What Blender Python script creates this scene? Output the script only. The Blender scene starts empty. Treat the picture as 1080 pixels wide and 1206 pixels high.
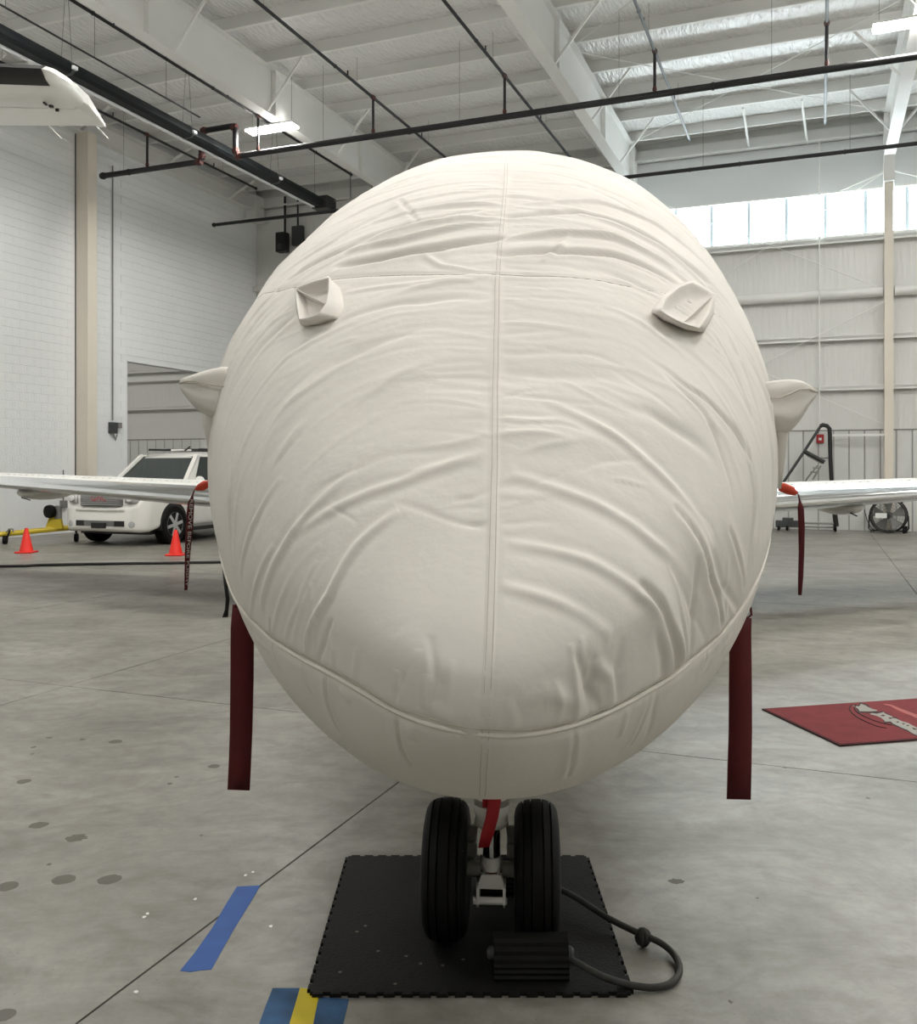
import bpy, bmesh, math, random
import numpy as np
from mathutils import Vector, Matrix
random.seed(7)
rng = np.random.default_rng(7)
sc = bpy.context.scene
COL = sc.collection

# ------------------------------------------------------------------ camera
F_PX, EYE = 1081.0, 1.57
cam_d = bpy.data.cameras.new('camera')
cam_d.sensor_fit = 'HORIZONTAL'
cam_d.sensor_width = 36.0
cam_d.lens = 36.0 * F_PX / 1080.0
cam_d.shift_y = -53.0 / 1080.0
cam_d.clip_end = 200
cam = bpy.data.objects.new('camera', cam_d)
cam.location = (0, 0, EYE)
cam.rotation_euler = (math.pi / 2, 0, 0)
COL.objects.link(cam)
sc.camera = cam

# ------------------------------------------------------------------ world, exposure
LED_STRENGTH = 46.0
PANE_STRENGTH = 2.6
world = bpy.data.worlds.new('world')
sc.world = world
world.use_nodes = True
world.node_tree.nodes['Background'].inputs[0].default_value = (0.72, 0.82, 1.0, 1)
world.node_tree.nodes['Background'].inputs[1].default_value = 1.0
vs = sc.view_settings
vs.view_transform = 'Standard'
vs.look = 'None'
vs.gamma = 1.0
vs.use_curve_mapping = False
vs.exposure = 2.12
try:
    sc.cycles.use_denoising = True
    sc.cycles.max_bounces = 7
    sc.cycles.diffuse_bounces = 4
    sc.cycles.glossy_bounces = 3
    sc.cycles.use_adaptive_sampling = True
    sc.cycles.adaptive_threshold = 0.03
    sc.cycles.caustics_reflective = False
    sc.cycles.caustics_refractive = False
    sc.cycles.sample_clamp_indirect = 6.0
except Exception:
    pass

# ------------------------------------------------------------------ hangar frame: u along back wall, v away from camera
PSI = math.atan(425 / 1081)
HC = Vector((-6.434, 29.224, 0))
MH = Matrix.Translation(HC) @ Matrix.Rotation(-PSI, 4, 'Z')
def Hp(u, v, z=0.0):
    return MH @ Vector((u, v, z))
# aircraft frame: l aft, a to the right of the picture
TH = math.radians(3.6)
MA = Matrix.Translation((0.110, 3.05, 0)) @ Matrix.Rotation(-TH, 4, 'Z')   # local x = a, local y = l

# ------------------------------------------------------------------ helpers
class MB:
    def __init__(s):
        s.v = []; s.f = []; s.m = []
    def add(s, vs, fs, mi=0):
        o = len(s.v)
        s.v += [tuple(map(float, p)) for p in vs]
        s.f += [tuple(i + o for i in f) for f in fs]
        s.m += [mi] * len(fs)
        return s
    def box(s, x0, x1, y0, y1, z0, z1, mi=0):
        return s.add([(x0,y0,z0),(x1,y0,z0),(x1,y1,z0),(x0,y1,z0),(x0,y0,z1),(x1,y0,z1),(x1,y1,z1),(x0,y1,z1)],
              [(0,3,2,1),(4,5,6,7),(0,1,5,4),(1,2,6,5),(2,3,7,6),(3,0,4,7)], mi)
    def beam(s, a, b, w, h, up=(0,0,1), mi=0):
        a = Vector(a); b = Vector(b); d = (b - a).normalized()
        up = Vector(up)
        sd = d.cross(up)
        if sd.length < 1e-4: sd = d.cross(Vector((1,0,0)))
        sd.normalize(); up = sd.cross(d).normalized()
        q = []
        for p in (a, b):
            for i, j in ((-1,-1),(1,-1),(1,1),(-1,1)):
                q.append(p + sd * (i*w/2) + up * (j*h/2))
        return s.add(q, [(0,1,2,3)[::-1],(4,5,6,7),(0,1,5,4),(1,2,6,5),(2,3,7,6),(3,0,4,7)], mi)
    def tube(s, pts, r, n=8, caps=True, mi=0, closed=False):
        pts = [Vector(p) for p in pts]
        N = len(pts)
        rs = r if isinstance(r, (list, tuple, np.ndarray)) else [r] * N
        up = Vector((0,0,1)); rings = []
        side = None
        for i, p in enumerate(pts):
            if closed: d = pts[(i+1) % N] - pts[i-1]
            else: d = pts[min(i+1, N-1)] - pts[max(i-1, 0)]
            d.normalize()
            if side is None:
                side = d.cross(up)
                if side.length < 1e-3: side = d.cross(Vector((1,0,0)))
            side = (side - d * side.dot(d))
            side.normalize()
            u2 = d.cross(side)
            rings.append([p + (side*math.cos(k*2*math.pi/n) + u2*math.sin(k*2*math.pi/n)) * rs[i] for k in range(n)])
        vs_ = [q for R in rings for q in R]; fs = []
        for i in range(N if closed else N-1):
            j = (i+1) % N
            for k in range(n):
                k2 = (k+1) % n
                fs.append((i*n+k, i*n+k2, j*n+k2, j*n+k))
        if caps and not closed:
            fs.append(tuple(range(n))[::-1]); fs.append(tuple((N-1)*n+k for k in range(n)))
        return s.add(vs_, fs, mi)
    def loft(s, rings, caps=True, mi=0, closed=True):
        n = len(rings[0]); N = len(rings)
        vs_ = [q for R in rings for q in R]; fs = []
        for i in range(N-1):
            for k in range(n if closed else n-1):
                k2 = (k+1) % n
                fs.append((i*n+k, i*n+k2, (i+1)*n+k2, (i+1)*n+k))
        if caps:
            fs.append(tuple(range(n))[::-1]); fs.append(tuple((N-1)*n+k for k in range(n)))
        return s.add(vs_, fs, mi)
    def lathe(s, prof, origin, axis=(0,0,1), n=24, mi=0, caps=True):
        ax = Vector(axis).normalized()
        t = Vector((1,0,0)) if abs(ax.x) < .9 else Vector((0,1,0))
        e1 = ax.cross(t).normalized(); e2 = ax.cross(e1)
        o = Vector(origin)
        return s.loft([[o + ax*h + (e1*math.cos(2*math.pi*k/n) + e2*math.sin(2*math.pi*k/n))*max(r, 1e-4) for k in range(n)] for r, h in prof], caps=caps, mi=mi)
    def prism(s, poly, fn0, fn1, mi=0):
        """poly list of 2d, fn maps to the two faces"""
        n = len(poly)
        vs_ = [fn0(*q) for q in poly] + [fn1(*q) for q in poly]
        fs = [tuple(range(n))[::-1], tuple(range(n, 2*n))] + [(i, (i+1) % n, n+(i+1) % n, n+i) for i in range(n)]
        return s.add(vs_, fs, mi)
    def sphere(s, c, rx, ry=None, rz=None, nu=12, nv=16, mi=0):
        ry = ry or rx; rz = rz or rx
        rings = []
        for i in range(nu+1):
            a = math.pi*i/nu
            rings.append([(c[0]+rx*max(math.sin(a),1e-3)*math.cos(2*math.pi*k/nv), c[1]+ry*max(math.sin(a),1e-3)*math.sin(2*math.pi*k/nv), c[2]-rz*math.cos(a)) for k in range(nv)])
        return s.loft(rings, mi=mi)
    def mesh(s, name):
        me = bpy.data.meshes.new(name)
        me.from_pydata(s.v, [], s.f)
        if any(s.m): me.polygons.foreach_set('material_index', s.m)
        return me
    def obj(s, name, mat, parent=None, M=None, smooth=False, bevel=0, fix=True, **props):
        me = s.mesh(name)
        if fix:
            bm = bmesh.new(); bm.from_mesh(me); bmesh.ops.recalc_face_normals(bm, faces=bm.faces); bm.to_mesh(me); bm.free()
        return link(name, me, mat, parent, M, smooth, bevel, **props)

def link(name, me, mat, parent=None, M=None, smooth=False, bevel=0, **props):
    o = bpy.data.objects.new(name, me)
    COL.objects.link(o)
    for m in (mat if isinstance(mat, (list, tuple)) else [mat]):
        if m is not None and len(me.materials) < (len(mat) if isinstance(mat, (list, tuple)) else 1): me.materials.append(m)
    if smooth:
        me.polygons.foreach_set('use_smooth', [True]*len(me.polygons))
        if smooth != True:
            try: me.set_sharp_from_angle(angle=math.radians(smooth))
            except Exception: pass
    if bevel:
        b = o.modifiers.new('bevel', 'BEVEL'); b.width = bevel; b.segments = 2; b.limit_method = 'ANGLE'
    if parent is not None:
        o.parent = parent
    elif M is not None:
        o.matrix_world = M
    for k, v in props.items(): o[k] = v
    return o

def thing(name, label, cat, M=None, group=None, kind=None):
    o = bpy.data.objects.new(name, None)
    COL.objects.link(o)
    o.empty_display_size = .1
    if M is not None: o.matrix_world = M
    o['label'] = label; o['category'] = cat
    if group: o['group'] = group
    if kind: o['kind'] = kind
    return o

def struct(name, label=None, M=None):
    o = bpy.data.objects.new(name, None); COL.objects.link(o)
    o.empty_display_size = .1
    if M is not None: o.matrix_world = M
    o['kind'] = 'structure'
    if label: o['label'] = label
    return o

def inst(name, me, parent, loc=(0,0,0), rot=(0,0,0), scale=(1,1,1), **props):
    o = bpy.data.objects.new(name, me); COL.objects.link(o)
    o.parent = parent; o.location = loc; o.rotation_euler = rot; o.scale = scale
    for k, v in props.items(): o[k] = v
    return o

# ------------------------------------------------------------------ materials
def hexc(r, g, b):
    f = lambda c: ((c/255+.055)/1.055)**2.4 if c > 10 else c/255/12.92
    return (f(r), f(g), f(b), 1)
def mat(name, col, rough=.5, metal=0., spec=.5, var=0., vscale=3., bump=0., bscale=20., stretch=(1,1,1), emit=None, estr=0., coat=0., coord='Object', alpha=None):
    m = bpy.data.materials.new(name); m.use_nodes = True
    nt = m.node_tree; b = nt.nodes['Principled BSDF']
    b.inputs['Base Color'].default_value = col
    b.inputs['Roughness'].default_value = rough
    b.inputs['Metallic'].default_value = metal
    b.inputs['Specular IOR Level'].default_value = spec
    if coat: b.inputs['Coat Weight'].default_value = coat; b.inputs['Coat Roughness'].default_value = .05
    if emit:
        b.inputs['Emission Color'].default_value = emit; b.inputs['Emission Strength'].default_value = estr
    tc = mp = None
    if var or bump:
        tc = nt.nodes.new('ShaderNodeTexCoord'); mp = nt.nodes.new('ShaderNodeMapping')
        mp.inputs['Scale'].default_value = stretch
        nt.links.new(tc.outputs[coord], mp.inputs[0])
    if var:
        n = nt.nodes.new('ShaderNodeTexNoise'); n.inputs['Scale'].default_value = vscale; n.inputs['Detail'].default_value = 6
        nt.links.new(mp.outputs[0], n.inputs['Vector'])
        r = nt.nodes.new('ShaderNodeMapRange'); r.inputs[1].default_value = .25; r.inputs[2].default_value = .75
        r.inputs[3].default_value = 1-var; r.inputs[4].default_value = 1+var*.5
        nt.links.new(n.outputs[0], r.inputs[0])
        mx = nt.nodes.new('ShaderNodeVectorMath'); mx.operation = 'SCALE'
        mx.inputs[0].default_value = col[:3]
        nt.links.new(r.outputs[0], mx.inputs['Scale']); nt.links.new(mx.outputs[0], b.inputs['Base Color'])
    if bump:
        n = nt.nodes.new('ShaderNodeTexNoise'); n.inputs['Scale'].default_value = bscale; n.inputs['Detail'].default_value = 3
        nt.links.new(mp.outputs[0], n.inputs['Vector'])
        bp = nt.nodes.new('ShaderNodeBump'); bp.inputs['Strength'].default_value = 1.0; bp.inputs['Distance'].default_value = bump
        nt.links.new(n.outputs[0], bp.inputs['Height']); nt.links.new(bp.outputs[0], b.inputs['Normal'])
    return m

M = {}
M['cover'] = mat('cover_fabric', (.79,.762,.712,1), .8, spec=.25, var=.04, vscale=2.5, bump=.0012, bscale=28)
M['cover_dark'] = mat('cover_piping', (.82,.79,.72,1), .6, spec=.3)
M['thread'] = mat('stitch_thread', (.58,.54,.47,1), .8)
M['white_paint'] = mat('steel_white_paint', (.80,.80,.775,1), .5, var=.05, vscale=.8)
M['beige_paint'] = mat('steel_cream_paint', (.76,.70,.60,1), .5, var=.06, vscale=.7)
M['block'] = mat('painted_block', (.85,.87,.875,1), .65, var=.04, vscale=.7, bump=.004, bscale=18)
M['mortar'] = mat('painted_mortar', (.83,.85,.855,1), .75)
M['vinyl'] = mat('vinyl_insulation', (.84,.84,.83,1), .27, spec=.7, bump=.05, bscale=5, stretch=(2.6,.7,.7))
M['vinyl_wall'] = mat('vinyl_wall_insulation', (.70,.70,.675,1), .32, spec=.6, bump=.02, bscale=4, stretch=(2.4,1,.28))
M['door_grey'] = mat('low_bounce_grey', (.30,.30,.29,1), .5, var=.05)  # grey chosen to weaken light bounced off the unseen front wall
M['band'] = mat('grey_fascia', (.72,.74,.745,1), .55)
M['wains_seam'] = mat('wainscot_seam', (.38,.38,.36,1), .6)
M['wains'] = mat('wainscot_metal', (.66,.67,.65,1), .45, var=.04)
M['black_pipe'] = mat('black_steel_pipe', (.010,.010,.011,1), .6, var=.3, vscale=4)
M['grey_pipe'] = mat('grey_steel_pipe', (.16,.18,.20,1), .4)
M['red_fit'] = mat('oxide_red_fitting', (.07,.016,.012,1), .5)
M['heater'] = mat('heater_black', (.008,.011,.012,1), .6, spec=.25)
M['glint'] = mat('painted_glint', (.93,.95,.97,1), .5)  # matte white stands in for lamp reflections along the heater's reflector lip
M['chrome'] = mat('polished_aluminium', (.82,.83,.84,1), .13, metal=1.)
M['chrome2'] = mat('chrome_piston', (.55,.56,.57,1), .12, metal=1.)
M['jetwhite'] = mat('aircraft_white', (.78,.78,.75,1), .3, coat=.3)
M['gearwhite'] = mat('gear_white', (.78,.77,.73,1), .4)
M['geargrey'] = mat('gear_grey', (.30,.30,.27,1), .5)
M['rubber'] = mat('tyre_rubber', (.003,.003,.003,1), .62, spec=.22, var=.3, vscale=8)
M['rubber_mat'] = mat('rubber_tile', (.0055,.0055,.005,1), .65, spec=.25, var=.35, vscale=5, bump=.002, bscale=90)
M['rope'] = mat('chock_rope', (.035,.035,.030,1), .7, var=.3, vscale=30)
M['red_cloth'] = mat('red_streamer', (.095,.003,.005,1), .75, var=.08, vscale=6)
M['red_bright'] = mat('red_pad', (.62,.06,.025,1), .6)
M['red_ribbon'] = mat('red_ribbon', (.10,.006,.010,1), .7)
M['red_tag'] = mat('red_tag', (.42,.012,.02,1), .6)
M['lettering'] = mat('white_lettering', (.75,.72,.68,1), .6)
M['cone'] = mat('cone_orange', (.85,.022,.010,1), .5, emit=None)
M['yellow'] = mat('towbar_yellow', (.62,.47,.03,1), .45)
M['blue_tape'] = mat('blue_tape', (.018,.105,.40,1), .6, var=.12, vscale=14)
M['teal_tape'] = mat('worn_blue_tape', (.02,.10,.24,1), .65, var=.35, vscale=16)
M['yellow_tape'] = mat('yellow_tape', (.72,.57,.01,1), .6, var=.1, vscale=12)
M['black'] = mat('black_plastic', (.012,.012,.012,1), .5)
M['darkgrey'] = mat('dark_grey_steel', (.05,.055,.055,1), .45)
M['midgrey'] = mat('mid_grey_steel', (.25,.25,.24,1), .4, metal=.3)
M['suv_white'] = mat('suv_pearl_white', (.80,.79,.75,1), .25, coat=.6)
M['glass_dark'] = mat('tinted_glass', (.012,.022,.02,1), .05, spec=.7)
M['grille'] = mat('grille_mesh', (.22,.22,.22,1), .35, metal=.7)
M['lamp'] = mat('headlamp', (.55,.56,.57,1), .12, metal=.4)
M['gmc_red'] = mat('red_letters', (.45,.02,.03,1), .4)
M['carpet'] = mat('red_mat_pile', (.175,.016,.020,1), .9, var=.25, vscale=7, bump=.002, bscale=160)
M['mat_edge'] = mat('mat_dark_edge', (.035,.006,.008,1), .8)
M['print_white'] = mat('mat_print_grey', (.30,.30,.27,1), .9)
M['print_black'] = mat('mat_print_black', (.03,.012,.012,1), .9)
M['print_pink'] = mat('mat_print_pink', (.36,.11,.10,1), .9)
M['stain'] = mat('floor_stain', (.085,.073,.052,1), .45, var=.2, vscale=12)
M['chalk'] = mat('white_speck', (.8,.8,.78,1), .7)
M['led'] = mat('led_lens', (1,1,1,1), .5, emit=(1,.973,.925,1), estr=LED_STRENGTH)
M['ceil_fill'] = mat('ceiling_fill_glow', (1,1,1,1), .5, emit=(1,.973,.925,1), estr=LED_STRENGTH*.07)  # weak glow added to brighten the ceiling
M['rib'] = mat('glowing_overlap_rib', (.25,.30,.32,1), .6, emit=(.75,.92,1,1), estr=.10)  # faint emission stands in for daylight through the pane overlaps
M['pane'] = mat('translucent_daylight_pane', (.8,.85,.88,1), .5, emit=(.86,.96,1,1), estr=PANE_STRENGTH)
M['brownbox'] = mat('brown_box', (.09,.045,.025,1), .8)
M['alarm'] = mat('alarm_red', (.35,.02,.02,1), .4)

def concrete(name):
    m = bpy.data.materials.new(name); m.use_nodes = True
    nt = m.node_tree; b = nt.nodes['Principled BSDF']
    g = nt.nodes.new('ShaderNodeNewGeometry')
    def noise(scale, det, rough=.55, stretch=None, dist=0):
        src = g.outputs['Position']
        if stretch:
            mp = nt.nodes.new('ShaderNodeMapping'); mp.inputs['Scale'].default_value = stretch; mp.inputs['Rotation'].default_value = (0,0,.35)
            nt.links.new(src, mp.inputs[0]); src = mp.outputs[0]
        n = nt.nodes.new('ShaderNodeTexNoise'); n.inputs['Scale'].default_value = scale; n.inputs['Detail'].default_value = det
        n.inputs['Roughness'].default_value = rough; n.inputs['Distortion'].default_value = dist
        nt.links.new(src, n.inputs['Vector']); return n.outputs[0]
    def ramp(sock, pts):
        r = nt.nodes.new('ShaderNodeValToRGB'); e = r.color_ramp.elements
        e[0].position, e[0].color = pts[0]; e[1].position, e[1].color = pts[1]
        for p, c in pts[2:]:
            q = e.new(p); q.color = c
        nt.links.new(sock, r.inputs[0]); return r.outputs[0]
    def mul(a, c):
        x = nt.nodes.new('ShaderNodeMix'); x.data_type = 'RGBA'; x.blend_type = 'MULTIPLY'; x.inputs[0].default_value = 1
        nt.links.new(a, x.inputs[6]); nt.links.new(c, x.inputs[7]); return x.outputs[2]
    base = ramp(noise(.8, 9, .66, (1,1.5,1), 1.1), [(.30,(.165,.155,.130,1)),(.70,(.350,.338,.302,1))])
    det = ramp(noise(9, 8, .7), [(.32,(.74,.74,.73,1)),(.60,(1,1,1,1))])
    sm = ramp(noise(2.2, 7, .62, (1,1.5,1), 2.2), [(.36,(.80,.79,.76,1)),(.54,(1,1,1,1))])
    sp = ramp(noise(70, 2, .5), [(.22,(.55,.53,.5,1)),(.30,(1,1,1,1))])
    c = mul(mul(mul(base, det), sm), sp)
    nt.links.new(c, b.inputs['Base Color'])
    rr = ramp(noise(1.1, 2), [(.3,(.34,.34,.34,1)),(.7,(.44,.44,.44,1))])
    nt.links.new(rr, b.inputs['Roughness'])
    b.inputs['Specular IOR Level'].default_value = .6
    return m
M['concrete'] = concrete('concrete')
M['joint'] = mat('joint_filler', (.05,.047,.04,1), .9)

# ================================================================== HANGAR SHELL (u, v, z in hangar frame)
UR, VF, ZR = 30.0, -36.0, 10.34      # right wall, front wall, roof
ADJ = -9.0                           # far end of the adjoining bay

# ---- floor: joint bed + separate concrete slabs
floor = struct('floor', 'grey stained concrete hangar floor with sawn joints', MH)
MB().box(ADJ, UR, VF, 0.3, -.30, -.012).obj('joint_bed', M['joint'], floor)
ul = [ADJ] + [14.73 + 3.07*k for k in range(-7, 5)] + [UR]
vl = [VF, -31.95, -25.85, -19.75, -13.65, -7.55, 0.3]
for i in range(len(ul)-1):
    for j in range(len(vl)-1):
        MB().box(ul[i]+.004, ul[i+1]-.004, vl[j]+.004, vl[j+1]-.004, -.15, 0).obj('concrete_slab', M['concrete'], floor)

# round brown stains and specks, thin dried spots
def blot(x, y, rx, ry, rot, mt, name, jag=.12):
    n = 18; pts = []
    for k in range(n):
        a = 2*math.pi*k/n; r = 1+random.uniform(-jag, jag)
        px, py = rx*r*math.cos(a), ry*r*math.sin(a)
        pts.append((x+px*math.cos(rot)-py*math.sin(rot), y+px*math.sin(rot)+py*math.cos(rot)))
    b = MB(); b.add([(p[0], p[1], .0006) for p in pts], [tuple(range(n))])
    o = b.obj(name, mt, None, fix=False)
    o.parent = floor; o.matrix_parent_inverse = MH.inverted()
    return o
def fl(x, y):   # point of the floor seen at a pixel of the 1080 x 1206 frame, used for measured positions
    Y = EYE*F_PX/(y-550.); return (x-540.)/F_PX*Y, Y
for (x, y, w, h, j) in [(75,1036,14,6,.06),(129,1036,14,6,.08),(9,1044,12,6,.05),(91,987,13,4,.3),(45,972,11,4,.1),(28,920.5,8,3,.08),(4,1196,14,8,.05),
                        (136,873.5,8,2.4,.08),(252,902.5,7,2.4,.1),(40,880,3,1.2,.2),(58,869,4,1,.3),(38,888,2,.8,.2),(97,871,4,1,.3),(58,1018,3,1.5,.3),(797,1038,10,3.2,.25),
                        (924,904,2.2,1,.2),(1022,940,2.5,1.3,.2),(892,1058,2,1,.2),(860,1180,3,2,.4),(200,923,3,1.2,.3),(208,915,3,1,.2),(237,984,2,.8,.2)]:
    X, Y = fl(x, y); X2, _ = fl(x+w, y); _, Yn = fl(x, y+h); _, Yf = fl(x, y-h)
    blot(X, Y, X2-X, (Yf-Yn)/2, .1, M['stain'], 'stain', j)
for (x, y) in [(298,1027),(289,1031),(174,1076),(170,1080),(230,1059),(319,1091),(240,1121),(340,1180),(345,1170),(160,1168)]:
    X, Y = fl(x, y); blot(X, Y, .006, .009, .3, M['chalk'], 'white_speck', .3)

# ---- left wall: painted concrete block, doorway, blocks built one by one where they show largest
wl = struct('wall_left', 'white painted concrete block wall', MH)
OPV0, OPV1, OPZ = -5.89, -.9, 4.32
b = MB(); b.box(-.24, -.012, VF, OPV0, 0, 10.4); b.box(-.24, -.012, OPV0, 0, OPZ, 10.4); b.box(-.24, -.012, OPV1, 0, 0, OPZ)
b.obj('wall_core', M['mortar'], wl)
BW, BH = .40, .2032
blk = MB().box(-.02, 0, .0006, BW-.0006, .0022, BH-.0022).mesh('block'); blk.materials.append(M['block'])
rest = MB(); nb = 0
for r in range(48):
    z = r*BH
    if z+BH > 9.78: break
    off = (r % 2)*BW/2
    v = OPV0 - .0
    # courses run from the doorway edge towards the front
    k = 0
    while True:
        v1 = OPV0 - k*BW + (off if False else 0) - (BW/2 if (r % 2 and k > 0) else 0)
        ln = BW/2 if (r % 2 and k == 0) else BW
        v0 = v1 - ln
        if r % 2 and k == 0: v0 = v1 - BW/2
        if v0 < -14: break
        if -10.2 < v0 < -7.75 and ln == BW and nb < 300:
            inst('block', blk, wl, (0, v0, z)); nb += 1
        else:
            rest.box(-.02, 0, v0+.0006, v1-.0006, z+.0022, z+BH-.0022)
        k += 1
        if r % 2 and k == 1: pass
    if z > OPZ-.05:
        v0 = OPV0
        s0 = off
        while v0 < -.02:
            v1 = min(v0 + (BW if not (off and v0 == OPV0) else BW/2), -.0)
            rest.box(-.02, 0, v0+.0006, v1-.0006, z+.0022, z+BH-.0022); v0 = v1
rest.box(-.02, 0, VF, -14.1, 0, 9.78)
rest.obj('block_courses', M['block'], wl, fix=False, kind='stuff')
b = MB(); b.box(-.24, .012, OPV0-.0, OPV0+.02, 0, OPZ+.02); b.box(-.24, .006, OPV0, OPV1, OPZ-.012, OPZ+.03)
b.obj('doorway_edge', M['block'], wl)

# end frame on the left wall: column and level top beam
ef = struct('trim_1', 'cream steel column and beam on the block wall', MH)
MB().box(0, .38, -7.64, -7.34, 0, 9.62).obj('column', M['beige_paint'], ef)
b = MB(); b.box(0, .02, -7.66, -7.64, 0, 9.7); b.obj('column_shadow_strip', M['darkgrey'], ef)  # solid dark strip stands in for shade beside the column
b = MB(); b.box(.04, .06, VF, -.05, 9.62, 10.08); b.box(-.02, .26, VF, -.05, 9.60, 9.625); b.box(-.02, .26, VF, -.05, 10.05, 10.07)
b.obj('beam', M['white_paint'], ef)
for v in (-1.6, -4.6, -7.6, -10.6, -13.6):
    MB().beam((.10, v, 9.66), (1.0, v, 10.12), .05, .05).obj('brace', M['white_paint'], ef)
b = MB(); b.box(-.02, .34, -.55, -.05, 9.3, 10.05); b.box(-.02, .5, -.75, -.05, 9.27, 9.31); b.obj('knee_plate', M['white_paint'], ef)

# ---- back wall
wb = struct('wall_back', 'white vinyl insulated metal back wall', MH)
WZ0, WZ1, WU0, WU1 = 7.31, 8.45, 12.15, 24.4
b = MB()
b.box(ADJ, WU0, .02, .2, 0, 10.5); b.box(WU0, UR, .02, .2, 0, WZ0); b.box(WU0, UR, .02, .2, WZ1, 10.5); b.box(WU1, UR, .02, .2, WZ0, WZ1)
b.obj('backing', M['vinyl_wall'], wb)
b = MB().box(12.1, UR, -.05, .02, WZ1, 9.75); b.obj('fascia', M['band'], wb)
# girts
for z, d, h in ((3.56,.16,.07),(4.80,.18,.08),(7.22,.22,.09)):
    for (u0, u1) in ((ADJ, -.24),(.0,5.65),(5.85,11.9),(12.1,18.15),(18.35,24.4)):
        b = MB(); b.box(u0, u1, -d, .02, z-h/2, z+h/2-.03); b.box(u0, u1, -d, -d+.02, z-h/2-.05, z+h/2)
        b.obj('girt', M['white_paint'], wb)
for (u0, u1) in ((5.85,11.9),(12.1,18.12),(18.38,24.4)):
    MB().tube([(u0,-.16,5.86),(u1,-.16,5.86)], .12, 14).obj('round_girt', M['white_paint'], wb, smooth=40)
MB().box(ADJ,-.24,-.18,.02,4.42,4.56).obj('girt', M['white_paint'], wb)
# wainscot panels, each its own sheet
PW = .355
pan = MB(); pan.box(0, PW-.035, -.03, .02, 0, 2.47); pan.box(PW-.035, PW, -.008, .02, 0, 2.47, 1)
pme = pan.mesh('wainscot_panel'); pme.materials.append(M['wains']); pme.materials.append(M['wains_seam'])
k = 0
for u in np.arange(-6.4, 23.5, PW):
    if 2.0 < u < 13: continue
    inst('wainscot_panel', pme, wb, (float(u), 0, 0))
for (u0, u1) in ((-6.4, 2), (13, 23.6)):
    MB().box(u0, u1, -.045, .02, 2.47, 2.50).obj('wainscot_cap', M['midgrey'], wb)
# window band of translucent panes
wn = struct('window_1', 'bright translucent clerestory window band with thin mullions', MH)
PU = .925
us = [12.2 + PU*k for k in range(13)]
for k in range(12):
    MB().box(us[k]+.041, us[k+1]-.041, .06, .08, WZ0+.02, WZ1-.02).obj('pane', M['pane'], wn)
for k in range(13):
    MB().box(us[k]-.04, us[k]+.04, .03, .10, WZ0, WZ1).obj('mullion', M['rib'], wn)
b = MB(); b.box(WU0, WU1, -.16, .1, WZ0-.05, WZ0+.02); b.obj('sill', M['white_paint'], wn)
b = MB(); b.box(WU0, WU1, -.06, .1, WZ1-.03, WZ1+.02); b.obj('head', M['white_paint'], wn)

# ---- other walls (behind and beside the photographer)
wr = struct('wall_right', 'white metal side wall', MH)
MB().box(UR, UR+.2, VF, .2, 0, 10.5).obj('sheeting', M['vinyl_wall'], wr)
wf = struct('wall_front', 'hangar door wall out of view, darkened to cut bounced light', MH)
MB().box(ADJ, UR, VF-.2, VF, 0, 10.5).obj('sheeting', M['door_grey'], wf)
wa = struct('wall_bay', 'white wall of the bay beyond the doorway', MH)
MB().box(ADJ-.2, ADJ, -14, .2, 0, 10.5).obj('sheeting', M['vinyl_wall'], wa)
MB().box(ADJ, -.24, -14.2, -14, 0, 10.5).obj('end_sheeting', M['vinyl_wall'], wa)

# ---- ceiling
ce = struct('ceiling', 'white vinyl faced insulated metal roof', MH)
MB().box(ADJ, UR, VF, .2, 10.42, 10.5).obj('roof_deck', M['white_paint'], ce)
pv = [-.8 - 1.5*k for k in range(24)]
pu0, pu1 = 0.1, UR
pb = MB()
pb.box(pu0, pu1, -.004, .004, 10.08, 10.36); pb.box(pu0, pu1, -.075, 0, 10.075, 10.083); pb.box(pu0, pu1, -.075, -.067, 10.083, 10.10); pb.box(pu0, pu1, 0, .07, 10.355, 10.362)
pme = pb.mesh('purlin'); pme.materials.append(M['white_paint'])
for v in pv:
    if v > VF+.2: inst('purlin', pme, ce, (0, v, 0))
nx, ny = 90, 8
sb = MB(); vs_ = []
for j in range(ny+1):
    t = j/ny
    for i in range(nx+1):
        vs_.append((pu0+(pu1-pu0)*i/nx, -1.5*t, 10.355-.07*math.sin(math.pi*t)**.8 + .006*math.sin(i*2.1+j)))
sb.add(vs_, [(j*(nx+1)+i, j*(nx+1)+i+1, (j+1)*(nx+1)+i+1, (j+1)*(nx+1)+i) for j in range(ny) for i in range(nx)])
sme = sb.mesh('insulation_strip'); sme.materials.append(M['vinyl']); sme.polygons.foreach_set('use_smooth', [True]*len(sme.polygons))
for v in pv:
    if v-1.5 > VF-1.5: inst('insulation_strip', sme, ce, (0, v, 0))
b = MB().box(pu0, pu1, -.8, 0, 10.33, 10.36); b.obj('eave_strip', M['vinyl'], ce)
for k in range(6):
    MB().box(12.1, UR, -.14*k-.10, -.14*k-.06, 10.24, 10.33).obj('eave_rib', M['white_paint'], ce)
b = MB(); b.box(0.1, UR, -.10, -.02, 9.72, 10.05); b.box(.1, UR, -.30, -.02, 9.72, 9.75); b.obj('eave_strut', M['white_paint'], ce)

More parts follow.
